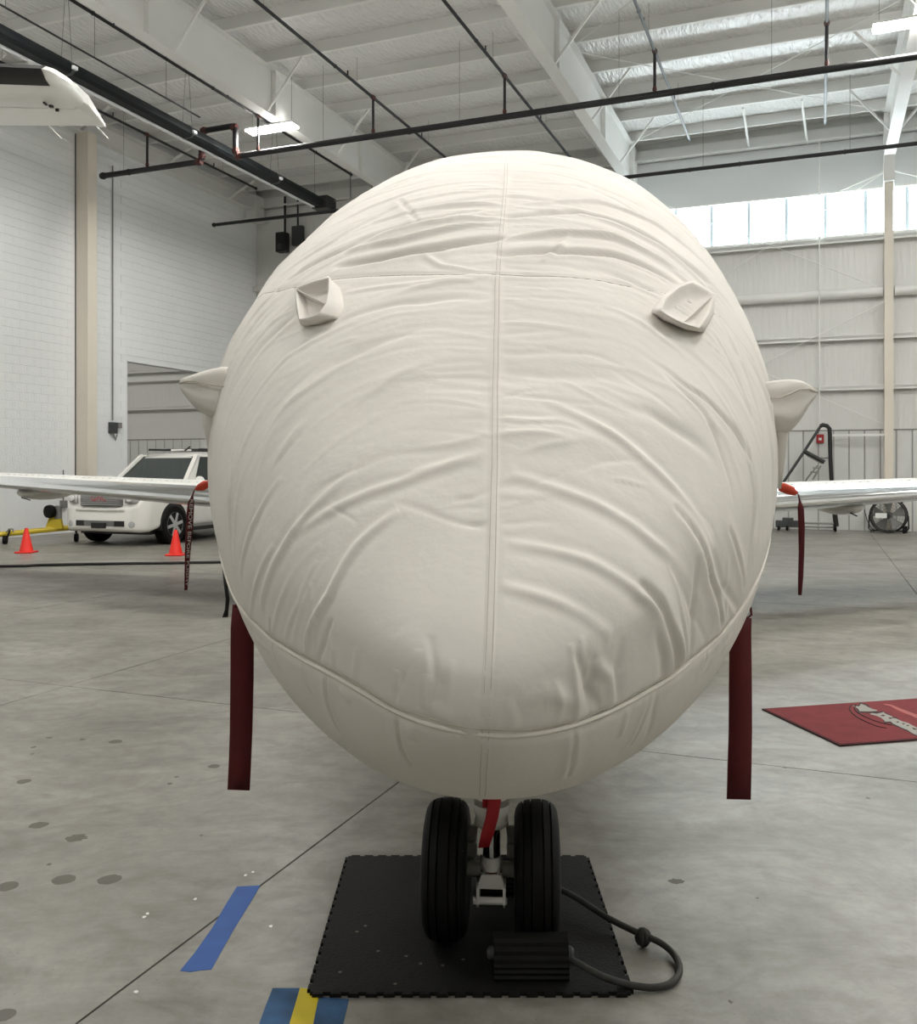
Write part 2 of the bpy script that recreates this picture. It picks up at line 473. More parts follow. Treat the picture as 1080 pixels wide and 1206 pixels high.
# ---- steel frames
for i, u in enumerate((5.75, 12.0, 18.25, 24.5)):
    fr = struct('trim_%d' % (i+2), 'white tapered steel roof frame', MH)
    MB().box(u-.006, u+.006, VF, -.1, 9.06, 10.07).obj('rafter_web', M['white_paint'], fr)
    MB().box(u-.125, u+.125, VF, -.55, 9.045, 9.062).obj('bottom_flange', M['white_paint'], fr)
    MB().box(u-.125, u+.125, VF, -.1, 10.058, 10.072).obj('top_flange', M['white_paint'], fr)
    c = MB()
    if i == 2: c.box(u-.10, u+.10, -.32, -.05, 0, 8.55)
    else: c.box(u-.10, u+.10, -.34, -.05, 0, 9.1)
    c.obj('column', M['beige_paint'] if i == 2 else M['white_paint'], fr)
    k_ = MB(); k_.prism([(-.05,8.35),(-.40,8.5),(-.62,9.05),(-.62,10.06),(-.05,10.06)], lambda y, z: (u-.12, y, z), lambda y, z: (u+.12, y, z)); k_.obj('knee', M['white_paint'], fr)
    for vv in (-2.3, -5.3, -8.3, -11.3, -14.3):
        for s in (-1, 1):
            MB().beam((u+s*.10, vv, 9.08), (u+s*.95, vv, 10.10), .045, .045).obj('flange_brace', M['white_paint'], fr)
    for vv in (-4.0, -8.0, -12.0):
        MB().box(u+.006, u+.11, vv-.005, vv+.005, 9.06, 10.06).obj('stiffener', M['white_paint'], fr)
# stub bracket on right column
MB().box(16.9, 18.15, -.34, -.28, 2.33, 2.38).obj('column_strut', M['white_paint'], wb)

# bracing rods
def rod(name, lab, pts, r=.012, m='white_paint'):
    o = MB().tube(pts, r, 6).obj(name, M[m], None, MH, kind='structure', label=lab); return o
br = struct('trim_6', 'thin crossed bracing rods in the roof and back wall', MH)
def brod(a, b_, r=.012): MB().tube([a, b_], r, 6).obj('rod', M['white_paint'], br)
brod((12.1,-.22,8.9),(18.15,-.22,5.9)); brod((12.1,-.22,5.2),(18.15,-.22,8.75)); brod((12.1,-.22,2.6),(18.15,-.22,5.6)); brod((12.1,-.22,5.6),(18.15,-.22,2.6))
brod((12.1,-.9,10.0),(18.15,-6.6,10.0)); brod((12.1,-6.6,10.0),(18.15,-.9,10.0))
brod((12.1,-6.9,10.0),(18.15,-12.6,10.0)); brod((12.1,-12.6,10.0),(18.15,-6.9,10.0))
for s in (-1, 1): brod((18.25+s*.1,-.3,8.75),(18.25+s*1.1,-.06,8.45), .02)
brod((15.0,-2.2,10.05),(15.0,-.1,9.75), .03); brod((16.3,-2.2,10.05),(16.4,-.1,9.72), .03)

# ================================================================== LIGHT FIXTURES (high-bay LED battens)
def led(u, v, z, label):
    t = thing('led_highbay', label, 'light', MH @ Matrix.Translation((u, v, z)), 'hangar high-bay lights')
    b = MB(); b.prism([(-.17,0),(.17,0),(.15,.05),(.06,.085),(-.06,.085),(-.15,.05)], lambda y, zz: (-.6, y, zz), lambda y, zz: (.6, y, zz)); b.obj('housing', M['white_paint'], t)
    MB().box(-.585, .585, -.155, .155, -.03, .002).obj('lens', M['led'], t)
    MB().box(-.56, .56, -.05, .05, .083, .088).obj('added_fill_strip', M['ceil_fill'], t)  # glowing strip added on the housing top to lift the ceiling
    for x in (-.5, .5): MB().tube([(x,0,.08),(x,0,10.1-z)], .005, 5).obj('hanger_wire', M['midgrey'], t)
led(5.5, -7.6, 9.0, 'bright LED high-bay light hanging beside the left roof beam')
led(18.12, -7.8, 9.0, 'bright LED high-bay light at the top right corner of the picture')
led(24.1, -7.7, 9.0, 'LED high-bay light beyond the right edge of the picture')
for v in (-14.5, -20.5, -31.0):
    for u in (5.5, 11.7, 17.9, 24.1):
        if v == -31.0 and u in (5.5, 17.9): continue
        led(u, v, 9.0, 'LED high-bay light out of view, %s roof beam, row %s' % ({5.5:'left', 11.7:'middle', 17.9:'right', 24.1:'far right'}[u], {-14.5:'above the wings', -20.5:'above the jet nose', -31.0:'behind the photographer'}[v]))
led(-4.5, -6.0, 7.0, 'LED high-bay light in the bay beyond the doorway')

# ================================================================== SPRINKLER PIPES
ZM, VM1, VM2, ZB = 8.42, -7.8, -3.2, 9.22
def coupling(p, ax, r, parent, m='red_fit', L=.07):
    a = Vector(p); d = Vector(ax)
    MB().tube([a-d*L, a-d*L*.35, a-d*L*.34, a+d*L*.34, a+d*L*.35, a+d*L], [r*1.12, r*1.12, r*1.38, r*1.38, r*1.12, r*1.12], 10).obj('coupling', M[m], parent, smooth=30)
sm = thing('sprinkler_main', 'thick black sprinkler main pipe crossing the whole ceiling with a loop over the heater', 'pipe', MH)
R = .062
MB().tube([(.98,VM1,ZM),(3.72,VM1,ZM)], R, 12).obj('pipe', M['black_pipe'], sm, smooth=40)
MB().tube([(4.75,VM1,ZM),(24.3,VM1,ZM)], R, 12).obj('pipe', M['black_pipe'], sm, smooth=40)
MB().tube([(3.72,VM1,ZM),(3.78,VM1,ZM+.06),(3.80,VM1,ZM+.62),(3.86,VM1,ZM+.68),(4.62,VM1,ZM+.68),(4.69,VM1,ZM+.62),(4.70,VM1,ZM+.08),(4.76,VM1,ZM)], R, 12).obj('loop_pipe', M['black_pipe'], sm, smooth=50)
for p, ax in (((3.72,VM1,ZM),(1,0,0)),((3.80,VM1,ZM+.12),(0,0,1)),((3.86,VM1,ZM+.68),(1,0,0)),((4.66,VM1,ZM+.65),(1,0,0)),((4.70,VM1,ZM+.12),(0,0,1)),((4.78,VM1,ZM),(1,0,0))):
    coupling(p, ax, R, sm)
coupling((1.0,VM1,ZM),(1,0,0), R*.95, sm, 'black_pipe')
for u in (1.75, 8.9, 14.9, 21.0): coupling((u,VM1,ZM),(1,0,0), R*.85, sm, 'black_pipe')
BU = (2.28, 5.28, 8.08, 10.95, 13.86, 16.80, 19.7)
for u in BU:
    MB().tube([(u,VM1,ZM+.05),(u,VM1,ZB)], .028, 8).obj('riser', M['black_pipe'], sm, smooth=40)
    coupling((u,VM1,ZM+.10),(0,0,1), .03, sm, 'red_fit', .05)
for u in (1.6, 6.9, 10.0, 13.2, 15.9, 19.0):
    MB().tube([(u,VM1,ZM+R),(u,VM1,10.08)], .005, 5).obj('hanger_rod', M['midgrey'], sm)
s2 = thing('sprinkler_main', 'thinner black sprinkler pipe running along the back wall in front of the bright windows', 'pipe', MH)
MB().tube([(.72,VM2,ZM),(24.3,VM2,ZM)], .045, 10).obj('pipe', M['black_pipe'], s2, smooth=40)
coupling((.74,VM2,ZM),(1,0,0), .045, s2, 'black_pipe', .04)
for u in (4.5, 13.9, 15.0, 17.2): coupling((u,VM2,ZM),(1,0,0), .04, s2, 'black_pipe', .04)
for u in (4.0, 14.2, 17.3):
    MB().tube([(u,VM2,ZM),(u,VM2,10.08)], .006, 5).obj('hanger_rod', M['midgrey'], s2)
names = ['black sprinkler branch pipe nearest the block wall left of the heater', 'black sprinkler branch pipe hugging the left roof beam', 'black sprinkler branch pipe in the bay between the left and middle roof beams, left one',
         'black sprinkler branch pipe just left of the middle roof beam', 'grey sprinkler branch pipe just right of the middle roof beam', 'grey sprinkler branch pipe nearest the right roof beam, almost upright in the picture',
         'sprinkler branch pipe right of the right roof beam']
for i, u in enumerate(BU):
    t = thing('sprinkler_branch', names[i], 'pipe', MH, 'sprinkler branch lines')
    g = 'grey_pipe' if i in (4, 5) else 'black_pipe'
    MB().tube([(u,-22,ZB),(u,(-3.4,-3.5,-3.6,-2.75,-2.9,-2.85,-3)[i],ZB)], .030, 8).obj('pipe', M[g], t, smooth=40)
    coupling((u,VM1,ZB),(0,1,0), .036, t, 'red_fit', .08)
    coupling((u,(-3.4,-3.5,-3.6,-2.75,-2.9,-2.85,-3)[i]-.02,ZB),(0,1,0), .03, t, g, .03)
    for v in (-5.3, -8.9, -12.2): 
        coupling((u,v-.5,ZB),(0,1,0), .027, t, g, .04)
        MB().tube([(u,v,ZB+.02),(u,v,ZB+.12)], .014, 6).obj('sprinkler_head', M[g], t)
        MB().tube([(u+.02,v+.35,ZB),(u+.02,v+.35,9.75)], .004, 5).obj('hanger_rod', M['midgrey'], t)

# ================================================================== RADIANT TUBE HEATER
ht = thing('radiant_tube_heater', 'long black radiant tube heater with a reflector edge painted bright below the ceiling', 'heater', MH)
HU, HZ = 4.02, 8.80
prof = [(-.17,-.10),(-.14,.02),(-.07,.10),(.07,.10),(.14,.02),(.17,-.10),(.10,-.15),(-.10,-.15)]
b = MB(); b.loft([[(HU+x, v, HZ+z) for x, z in prof] for v in (-15.5, -3.05)]); b.obj('hood', M['heater'], ht, smooth=35)
MB().beam((HU-.13,-15.5,HZ-.165),(HU-.13,-3.1,HZ-.165), .07, .03).obj('reflector_edge', M['glint'], ht)
for v in (-5.2, -8.6, -12.0):
    b = MB(); b.loft([[(HU+x*1.06, vv, HZ+z*1.06) for x, z in prof] for vv in (v-.03, v+.03)]); b.obj('joint_band', M['darkgrey'], ht, smooth=35)
    for s in (-.13, .13): MB().tube([(HU+s,v,HZ+.05),(HU+s*.3,v,10.08)], .006, 5).obj('hanger_wire', M['midgrey'], ht)
    MB().box(HU+.17,HU+.22,v-.05,v+.05,HZ-.08,HZ-.02).obj('bracket', M['glint'], ht)
MB().box(HU-.2,HU+.28,-3.05,-2.55,HZ-.2,HZ+.14).obj('burner_box', M['black'], ht, bevel=.02)
MB().tube([(HU+.3,-2.7,HZ+.05),(HU+.8,-2.7,HZ+.05),(HU+.8,-2.7,10.1)], .02, 6).obj('gas_pipe', M['midgrey'], ht)
cp = thing('conduit', 'thin dark conduit strung above the heater along the left roof bay', 'conduit', MH)
MB().tube([(4.20,-15.5,9.14),(4.20,-8.4,9.14)], .018, 6).obj('pipe', M['black_pipe'], cp)
for v in (-9.5, -11.5, -13.5): MB().tube([(4.20,v,9.12),(4.20,v,10.08)], .006, 5).obj('hanger_rod', M['midgrey'], cp)
sw = thing('conduit', 'short bent grey conduit on the ceiling near the heater end', 'conduit', MH)
MB().tube([(4.6,-.6,9.2),(4.6,-1.0,9.72),(4.6,-1.2,9.8),(5.2,-2.4,9.8)], .02, 6).obj('pipe', M['midgrey'], sw)

# heater controls on the back wall next to the corner
ub = thing('wall_unit', 'black box speaker hung on conduit high beside the wall corner', 'speaker', MH)
MB().box(.95,1.30,-.40,-.12,8.25,8.86).obj('body', M['black'], ub, bevel=.03)
MB().tube([(1.18,-.2,8.7),(1.18,-.2,10.0)], .035, 8).obj('conduit', M['black_pipe'], ub)
MB().sphere((1.12,-.41,8.40), .09, .03, .09).obj('cone_grille', M['darkgrey'], ub, smooth=True)
u2 = thing('wall_unit', 'grey electrical box beside the black speaker high on the back wall', 'electrical box', MH)
MB().box(1.42,1.80,-.22,-.05,8.45,9.05).obj('body', M['darkgrey'], u2, bevel=.02)
MB().tube([(1.60,-.13,9.0),(1.60,-.13,10.0)], .03, 8).obj('conduit', M['black_pipe'], u2)
MB().tube([(1.8,-.13,8.6),(3.4,-.13,8.6)], .02, 6).obj('side_conduit', M['black_pipe'], u2)

# outlet with conduit on the block wall
jb = thing('outlet_box', 'small grey outlet box with thin upright conduit on the white block wall', 'outlet', MH)
MB().tube([(.03,-6.42,2.75),(.03,-6.42,9.2)], .018, 6).obj('conduit', M['midgrey'], jb)
MB().box(0,.09,-6.55,-6.30,2.42,2.70).obj('body', M['darkgrey'], jb, bevel=.01)
MB().box(0,.10,-6.30,-6.16,2.56,2.70).obj('side_box', M['midgrey'], jb)
MB().tube([(.05,-6.42,2.42),(.06,-6.35,2.25),(.05,-6.28,2.40)], .02, 6).obj('plug_cord', M['midgrey'], jb)
jb2 = thing('outlet_box', 'grey outlet box with upright conduit near the floor behind the yellow tow bar', 'outlet', MH)
MB().tube([(.03,-8.05,.75),(.03,-8.05,1.5)], .015, 6).obj('conduit', M['midgrey'], jb2)
MB().box(0,.08,-8.14,-7.96,.60,.78).obj('body', M['midgrey'], jb2, bevel=.01)
# fire alarm pulls
for (u, v, z, lab) in ((16.7,-.06,2.28,'red fire alarm box on the back wall above the dark ladder frame'),(-.55,-.06,2.30,'small red fire alarm box seen through the doorway behind the white car')):
    t = thing('fire_alarm', lab, 'alarm', MH @ Matrix.Translation((u, v, z)))
    MB().box(-.09,.09,-.05,.02,-.11,.11).obj('body', M['alarm'], t, bevel=.01)
    MB().box(-.035,.035,-.07,-.05,-.04,.02).obj('strobe', M['chalk'], t)
pc = thing('vertical_conduit', 'thin grey conduit running up the back wall past the windows', 'conduit', MH)
MB().tube([(16.68,-.33,2.52),(16.68,-.33,9.68)], .022, 6).obj('pipe', M['white_paint'], pc)
bx = thing('brown_box', 'brown box stacked just inside the doorway behind the white car', 'box', MH @ Matrix.Translation((-1.35,-2.2,0)))
MB().box(-.4,.4,-.35,.35,0,1.75).obj('body', M['brownbox'], bx, bevel=.02); MB().box(-.4,.4,-.35,.35,1.75,1.90).obj('lid', M['beige_paint'], bx, bevel=.02)
pb_ = thing('black_post', 'black post seen through the doorway at the edge of the fabric cover', 'post', MH @ Matrix.Translation((-.50,-.25,0)))
MB().box(-.08,.08,-.08,.08,0,2.45).obj('post_body', M['black'], pb_); MB().box(-.15,.15,-.1,.1,0,.04).obj('foot', M['black'], pb_)

# ================================================================== COVERED JET
L0, LL = -1.55, 5.2
PHI = np.linspace(0, 1, 8)
PR = {'w': [0.0,.234,.505,.792,1.042,1.19,1.276,1.29], 'zt': [1.177,1.377,1.695,2.114,2.575,3.014,3.39,3.46],
      'zb': [1.177,1.001,.833,.708,.655,.693,.806,.80], 'zm': [1.177,1.242,1.345,1.489,1.664,1.872,2.113,2.13], 'of': [0,.019,.017,.003,-.023,-.014,.011,.015]}
PR = {k: np.array(v) for k, v in PR.items()}
EXPN, LEAN = .9328, .0078
def pchip(xk, yk, x):
    h = np.diff(xk); d = np.diff(yk)/h; m = np.zeros(len(xk))
    m[1:-1] = np.where(d[:-1]*d[1:] > 0, 2*d[:-1]*d[1:]/(d[:-1]+d[1:]+1e-12), 0); m[0] = d[0]; m[-1] = d[-1]
    i = np.clip(np.searchsorted(xk, x)-1, 0, len(xk)-2); t = (x-xk[i])/h[i]
    return (1+2*t)*(1-t)**2*yk[i]+t*(1-t)**2*h[i]*m[i]+t*t*(3-2*t)*yk[i+1]+t*t*(t-1)*h[i]*m[i+1]
def hull(u, a, shrink=0.):
    u = np.asarray(u, float); a = np.asarray(a, float)
    l = L0 + LL*u**1.8 + shrink
    W = pchip(PHI, PR['w'], u)-shrink; ZT = pchip(PHI, PR['zt'], u)-shrink; ZBt = pchip(PHI, PR['zb'], u)+shrink; ZMd = pchip(PHI, PR['zm'], u); OF = pchip(PHI, PR['of'], u)
    W = np.maximum(W, 0)
    ca, sa = np.cos(a), np.sin(a)
    X = OF + W*np.sign(ca)*abs(ca)**EXPN + LEAN*np.maximum(sa, 0)**2*(ZT-ZMd)
    Z = ZMd + np.where(sa > 0, ZT-ZMd, ZMd-ZBt)*np.sign(sa)*abs(sa)**EXPN
    ct, st = math.cos(TH), math.sin(TH)
    return np.stack([.110+l*st+X*ct, 3.05+l*ct-X*st, Z], -1)

# measured seam lines on the cover (world metres)
SEAM = [(.233,4.471,3.071),(.184,3.590,2.674),(.157,3.207,2.470),(.136,2.943,2.313),(.120,2.748,2.190),(.108,2.575,2.077),(.102,2.440,1.985),(.095,2.321,1.899),(.090,2.217,1.823),(.084,2.119,1.750),(.081,2.034,1.687),(.077,1.955,1.627),(.074,1.888,1.573),(.070,1.825,1.522),(.067,1.773,1.477),(.064,1.720,1.432),(.061,1.672,1.390),(.058,1.626,1.350),(.055,1.583,1.310),(.052,1.546,1.271),(.049,1.521,1.236),(.047,1.506,1.197),(.045,1.508,1.154),(.044,1.534,1.104),(.043,1.600,1.040),(.047,1.811,.920)]
PIPING = [(-.99,3.75,1.36),(-.87,3.30,1.31),(-.770,2.96,1.270),(-.700,2.74,1.225),(-.621,2.53,1.195),(-.54,2.34,1.178),(-.453,2.160,1.172),(-.375,1.984,1.174),(-.318,1.878,1.174),(-.268,1.794,1.173),(-.224,1.729,1.170),(-.184,1.675,1.162),(-.147,1.632,1.153),(-.112,1.594,1.143),(-.075,1.557,1.140),(-.041,1.534,1.137),(-.006,1.519,1.133),(.028,1.518,1.128),(.063,1.524,1.124),(.099,1.539,1.118),(.136,1.558,1.116),(.173,1.582,1.116),(.214,1.616,1.116),(.254,1.652,1.119),(.297,1.696,1.123),(.339,1.741,1.131),(.384,1.795,1.138),(.434,1.859,1.146),(.486,1.930,1.158),(.545,2.019,1.169),(.605,2.116,1.182),(.671,2.228,1.200),(.731,2.331,1.228),(.801,2.467,1.258),(.880,2.641,1.293),(.965,2.85,1.335),(1.05,3.10,1.37),(1.13,3.45,1.40)]
BROW = [(-.93,3.95,2.30),(-.795,3.601,2.226),(-.619,3.166,2.175),(-.515,3.027,2.170),(-.419,2.936,2.171),(-.333,2.858,2.164),(-.248,2.792,2.155),(-.168,2.747,2.150),(-.092,2.703,2.139),(-.019,2.679,2.135),(.053,2.664,2.133),(.125,2.650,2.127),(.197,2.646,2.123),(.272,2.651,2.121),(.347,2.665,2.120),(.419,2.680,2.114),(.492,2.695,2.102),(.576,2.740,2.098),(.662,2.795,2.090),(.742,2.842,2.068),(.846,2.952,2.057)]

NU, NV = 520, 760
uu = np.linspace(.012, 1, NU)
aa = -math.pi/2 + np.linspace(0, 2*math.pi, NV, endpoint=False)      # starts at the belly
UG, AG = np.meshgrid(uu, aa, indexing='ij')
P = hull(UG, AG)
dU = np.gradient(P, axis=0); dA = np.empty_like(P); dA[:, 1:-1] = P[:, 2:]-P[:, :-2]; dA[:, 0] = P[:, 1]-P[:, -1]; dA[:, -1] = P[:, 0]-P[:, -2]
Nn = np.cross(dA, dU); Nn /= np.linalg.norm(Nn, axis=-1, keepdims=True)+1e-12
ctr = P.mean(axis=1, keepdims=True)
sgn = np.sign(((P-ctr)*Nn).sum(-1).mean()); Nn *= sgn
# metric along the meridian at the crown side
mer = np.zeros(NU); pm = hull(uu, np.full(NU, math.pi/2)); mer[1:] = np.cumsum(np.linalg.norm(np.diff(pm, axis=0), axis=-1))
MER = mer[:, None] + 0*AG
cen = hull(UG, np.full_like(AG, math.pi/2))
rad = np.linalg.norm(P-(hull(UG, 0*AG)+hull(UG, 0*AG+math.pi))/2, axis=-1)
D = np.zeros_like(UG)
up_w = np.clip((np.sin(AG)+.35)/.5, 0, 1)
TOPA = math.pi/2
def fold(m0, a0, da, sig, amp, tilt=0., curve=0., asym=1.):
    """one soft fold: runs around the nose at meridian distance m0"""
    x = (AG-a0)
    w = np.exp(-np.abs(x/da)**2.6)
    c = MER-(m0+tilt*x+curve*x*x)
    s = np.where(c > 0, sig, sig*asym)
    return amp*w*np.exp(-(c/s)**2)
mmax = mer[np.searchsorted(uu, .80)]
def wob(freq, n=7):
    f = np.zeros(P.shape[:2])
    for _ in range(n):
        k = rng.normal(0, 1, 3); k *= freq*2*math.pi/np.linalg.norm(k)*rng.uniform(.6, 1.4)
        f += np.sin(P@k+rng.uniform(0, 6.28))
    return f/math.sqrt(n/2)
MER0 = MER
WARPS = [(MER0 + .030*wob(.9) + .010*wob(3.0) + .0035*wob(8)).astype(np.float32) for _ in range(4)]
AG32 = AG.astype(np.float32)
MODS = [np.clip(.75+.55*wob(2.2), 0, 1.8).astype(np.float32) for _ in range(4)]
def fold(m0, a0, da, sig, amp, tilt=0., curve=0., asym=1., ex=2.):
    """one fold: runs around the nose at meridian distance m0, wandering a little"""
    i = rng.integers(0, 4); j = rng.integers(0, 4)
    k0 = max(0, int((a0-2.2*da+math.pi/2)/(2*math.pi)*NV)); k1 = min(NV, int((a0+2.2*da+math.pi/2)/(2*math.pi)*NV)+1)
    out = np.zeros((NU, NV), np.float32)
    x = AG32[:, k0:k1]-np.float32(a0)
    w = np.exp(-np.abs(x/np.float32(da))**np.float32(2.6))*MODS[j][:, k0:k1]
    c = WARPS[i][:, k0:k1]-(np.float32(m0)+np.float32(tilt)*x+np.float32(curve)*x*x)
    s = np.where(c > 0, np.float32(sig), np.float32(sig*asym))
    out[:, k0:k1] = np.float32(amp)*w*np.exp(-np.abs(c/s)**np.float32(ex))
    return out
# long soft folds following the contour of the nose
for _ in range(95):
    m0 = rng.uniform(.55, mmax*1.05); a0 = TOPA + rng.normal(0, .75); da = rng.uniform(.12, .6)
    D += fold(m0, a0, da, rng.uniform(.014, .045), rng.choice([1, 1, -1])*rng.uniform(.0015, .0065), rng.normal(0, .10), rng.normal(.03, .06), rng.uniform(.22, 1.), rng.choice([2., 1.4]))
# short crisp creases
for _ in range(190):
    m0 = rng.uniform(.5, mmax); a0 = TOPA + rng.normal(0, .8); da = rng.uniform(.05, .22)
    D += fold(m0, a0, da, rng.uniform(.006, .013), rng.choice([1, -1])*rng.uniform(.0012, .0034), rng.normal(0, .22), 0, rng.uniform(.3, 1.), 1.4)
# tight gathers next to the centre seam
for _ in range(130):
    m0 = rng.uniform(.40, mmax*.85); side = rng.choice([-1, 1]); ex = rng.uniform(.05, .30)
    D += fold(m0, TOPA+side*ex*.75, ex, rng.uniform(.006, .012), rng.choice([1, -1])*rng.uniform(.0010, .0030), side*rng.uniform(-.02, .16), 0, rng.uniform(.4, 1))
# flank folds falling towards the lower seam
for _ in range(120):
    side = rng.choice([-1, 1]); a0 = TOPA+side*rng.uniform(.75, 1.75); m0 = rng.uniform(.9, mmax*1.05)
    D += fold(m0, a0, rng.uniform(.10, .45), rng.uniform(.009, .026), rng.choice([1, 1, -1])*rng.uniform(.002, .0070), side*rng.uniform(-.36, .12), 0, rng.uniform(.25, 1), rng.choice([2., 1.4]))
D += .0016*wob(1.6) + .0009*wob(4)
D *= up_w
def polydist(poly, lim):
    poly = np.array(poly); best = np.full(P.shape[:2], 9.)
    lo, hi = poly.min(0)-lim, poly.max(0)+lim
    m = ((P > lo) & (P < hi)).all(-1); Q = P[m]; bd = np.full(len(Q), 9.); tpar = np.zeros(len(Q)); acc = 0
    for p, q in zip(poly[:-1], poly[1:]):
        e = q-p; L = np.linalg.norm(e)+1e-9; t = np.clip(((Q-p)@e)/L**2, 0, 1)
        d = np.linalg.norm(Q-(p+t[:, None]*e), axis=1); k = d < bd; bd[k] = d[k]; tpar[k] = (acc+t[k]*L); acc += L
    best[m] = bd; T = np.zeros(P.shape[:2]); T[m] = tpar/acc
    return best, T
ds, ts = polydist(SEAM, .08)
D *= 1-.75*np.exp(-(ds/.02)**2)                               # the seam pulls the cloth flat
D += .0016*np.clip((.010-ds)/.003, 0, 1)
dp, tp = polydist(PIPING, .12)
D *= 1-.8*np.exp(-(dp/.03)**2)
D -= .006*np.exp(-((dp-.0)/.012)**2)
db, tb = polydist(BROW, .1)
D -= .005*np.exp(-(db/.009)**2)*np.sin(np.clip(tb, 0, 1)*math.pi)**.3
# sharp creases and darts seen on the flanks and the chin
def near(pts):
    pts = np.array(pts, float); ux = 540+F_PX*P[..., 0]/P[..., 1]; uy = 550-F_PX*(P[..., 2]-EYE)/P[..., 1]
    fr = (Nn*(np.array([0, 0, EYE])-P)).sum(-1) > 0
    out = []
    for x, y in pts:
        d = (ux-x)**2+(uy-y)**2+1e6*(~fr); k = d.argmin(); out.append(P.reshape(-1, 3)[k])
    return out
CREASE = [([(797,600),(813,624),(835,680),(849,737)], .010, -.016, .04, .012), ([(755,690),(771,709),(788,745),(795,790)], .011, -.017, .045, .013),
          ([(858,625),(866,649),(875,691)], .009, -.010, .03, .008), ([(880,470),(890,492)], .008, -.008, .02, .006),
          ([(318,732),(322,765),(333,795)], .006, -.010, .02, .004), ([(383,797),(388,830),(405,868)], .006, -.011, .02, .004), ([(467,843),(471,875),(486,903)], .006, -.010, .02, .004),
          ([(676,860),(674,890),(668,915)], .006, -.006, .02, .004), ([(766,815),(755,850),(740,880)], .006, -.006, .02, .004), ([(835,760),(825,790)], .006, -.006, .02, .004),
          ([(362,760),(385,700),(420,640),(470,600)], .014, .012, .03, -.006), ([(308,715),(330,650),(365,600),(420,555)], .016, .012, .03, -.006), ([(345,630),(395,595),(470,570),(560,540)], .016, .010, .03, -.006),
          ([(283,680),(300,610),(330,560)], .012, .010, .03, -.004), ([(640,470),(720,510),(790,570),(840,650)], .016, .010, .035, -.005), ([(600,560),(700,590),(770,640),(830,720)], .016, .010, .035, -.006),
          ([(600,640),(690,660),(750,700),(790,740)], .014, .009, .03, -.005), ([(590,690),(650,705),(720,750)], .014, .007, .03, -.004), ([(505,795),(505,830),(540,850)], .015, .012, .03, -.006),
          ([(700,780),(720,800),(722,835)], .015, .009, .03, -.004), ([(610,830),(640,815),(690,830)], .018, .008, .03, -.003), ([(570,800),(520,790),(470,745)], .03, .006, .05, -.003),
          ([(420,380),(340,420),(290,480)], .012, .008, .03, -.004), ([(405,345),(470,335),(560,332)], .012, .006, .03, -.003), ([(845,370),(880,440),(900,520)], .012, .009, .03, -.004), ([(840,390),(868,440),(888,500)], .010, .008, .03, -.005),
          ([(402,312),(452,304),(520,292),(588,280)], .024, -.034, .06, .010), ([(410,296),(470,284),(540,268),(590,262)], .022, .026, .05, -.008), ([(340,330),(400,296),(470,268),(560,250)], .02, -.016, .05, .008), ([(440,262),(500,246),(590,240)], .02, .016, .05, -.006),
          ([(592,300),(660,296),(720,302),(790,330)], .022, -.030, .06, .010), ([(592,284),(650,274),(720,280),(800,318)], .020, .026, .05, -.008), ([(600,256),(680,250),(760,276),(830,330)], .022, -.026, .05, .010), ([(620,240),(700,238),(770,262),(840,322)], .018, .018, .05, -.006), ([(500,300),(520,312),(560,318)], .012, .010, .03, -.004), ([(640,310),(660,290),(672,276)], .012, .012, .03, -.004), ([(470,235),(492,262)], .010, -.010, .03, .004),
          ([(330,325),(390,285),(470,240),(560,225)], .022, .012, .05, -.008), ([(610,245),(700,255),(780,290),(850,360)], .02, .013, .05, -.010), ([(620,215),(700,222),(770,260)], .018, .009, .04, -.005), ([(360,275),(430,235),(520,212)], .018, .009, .04, -.005)]
PIPX = [(290,740),(340,765),(385,792),(430,818),(465,840),(510,855),(568,866),(620,868),(677,856),(720,840),(765,814),(800,792),(840,758),(870,725)]
for _ in range(46):
    q = rng.uniform(0, len(PIPX)-1.001); i = int(q); f = q-i
    x0 = PIPX[i][0]*(1-f)+PIPX[i+1][0]*f; y0 = PIPX[i][1]*(1-f)+PIPX[i+1][1]*f
    if rng.random() < .68:
        Lr = rng.uniform(35, 120); lean = -(x0-575)/300*rng.uniform(-.1, .6)
        pts = [(x0, y0-6), (x0+lean*Lr*.4+rng.normal(0, 3), y0-Lr*.5), (x0+lean*Lr+rng.normal(0, 5), y0-Lr)]
        CREASE.append((pts, rng.uniform(.006, .012), rng.choice([1, 1, -1])*rng.uniform(.003, .008), .025, -.0015))
    else:
        Lr = rng.uniform(20, 60); pts = [(x0, y0+6), (x0-(x0-575)*.02, y0+Lr*.5), (x0-(x0-575)*.06, y0+Lr)]
        CREASE.append((pts, rng.uniform(.008, .016), rng.choice([1, -1])*rng.uniform(.003, .006), .03, -.001))
for pts, s1, a1, s2_, a2 in CREASE:
    d, t = polydist(near(pts), .16)
    w = np.sin(np.clip(t, 0, 1)*math.pi)**.5
    if a1 < 0: w = np.clip(1.15*np.sin(np.clip(.12+t*.76, 0, 1)*math.pi), 0, 1)
    D += w*(a1*np.exp(-(d/s1)**2) + a2*np.exp(-(d/s2_)**2))
fade = np.clip((UG-.012)/.10, 0, 1)
bel = np.clip((np.sin(AG)+1.0)/.03, 0, 1)
D *= (.25+.75*fade)*bel
PD = P + Nn*D[..., None]

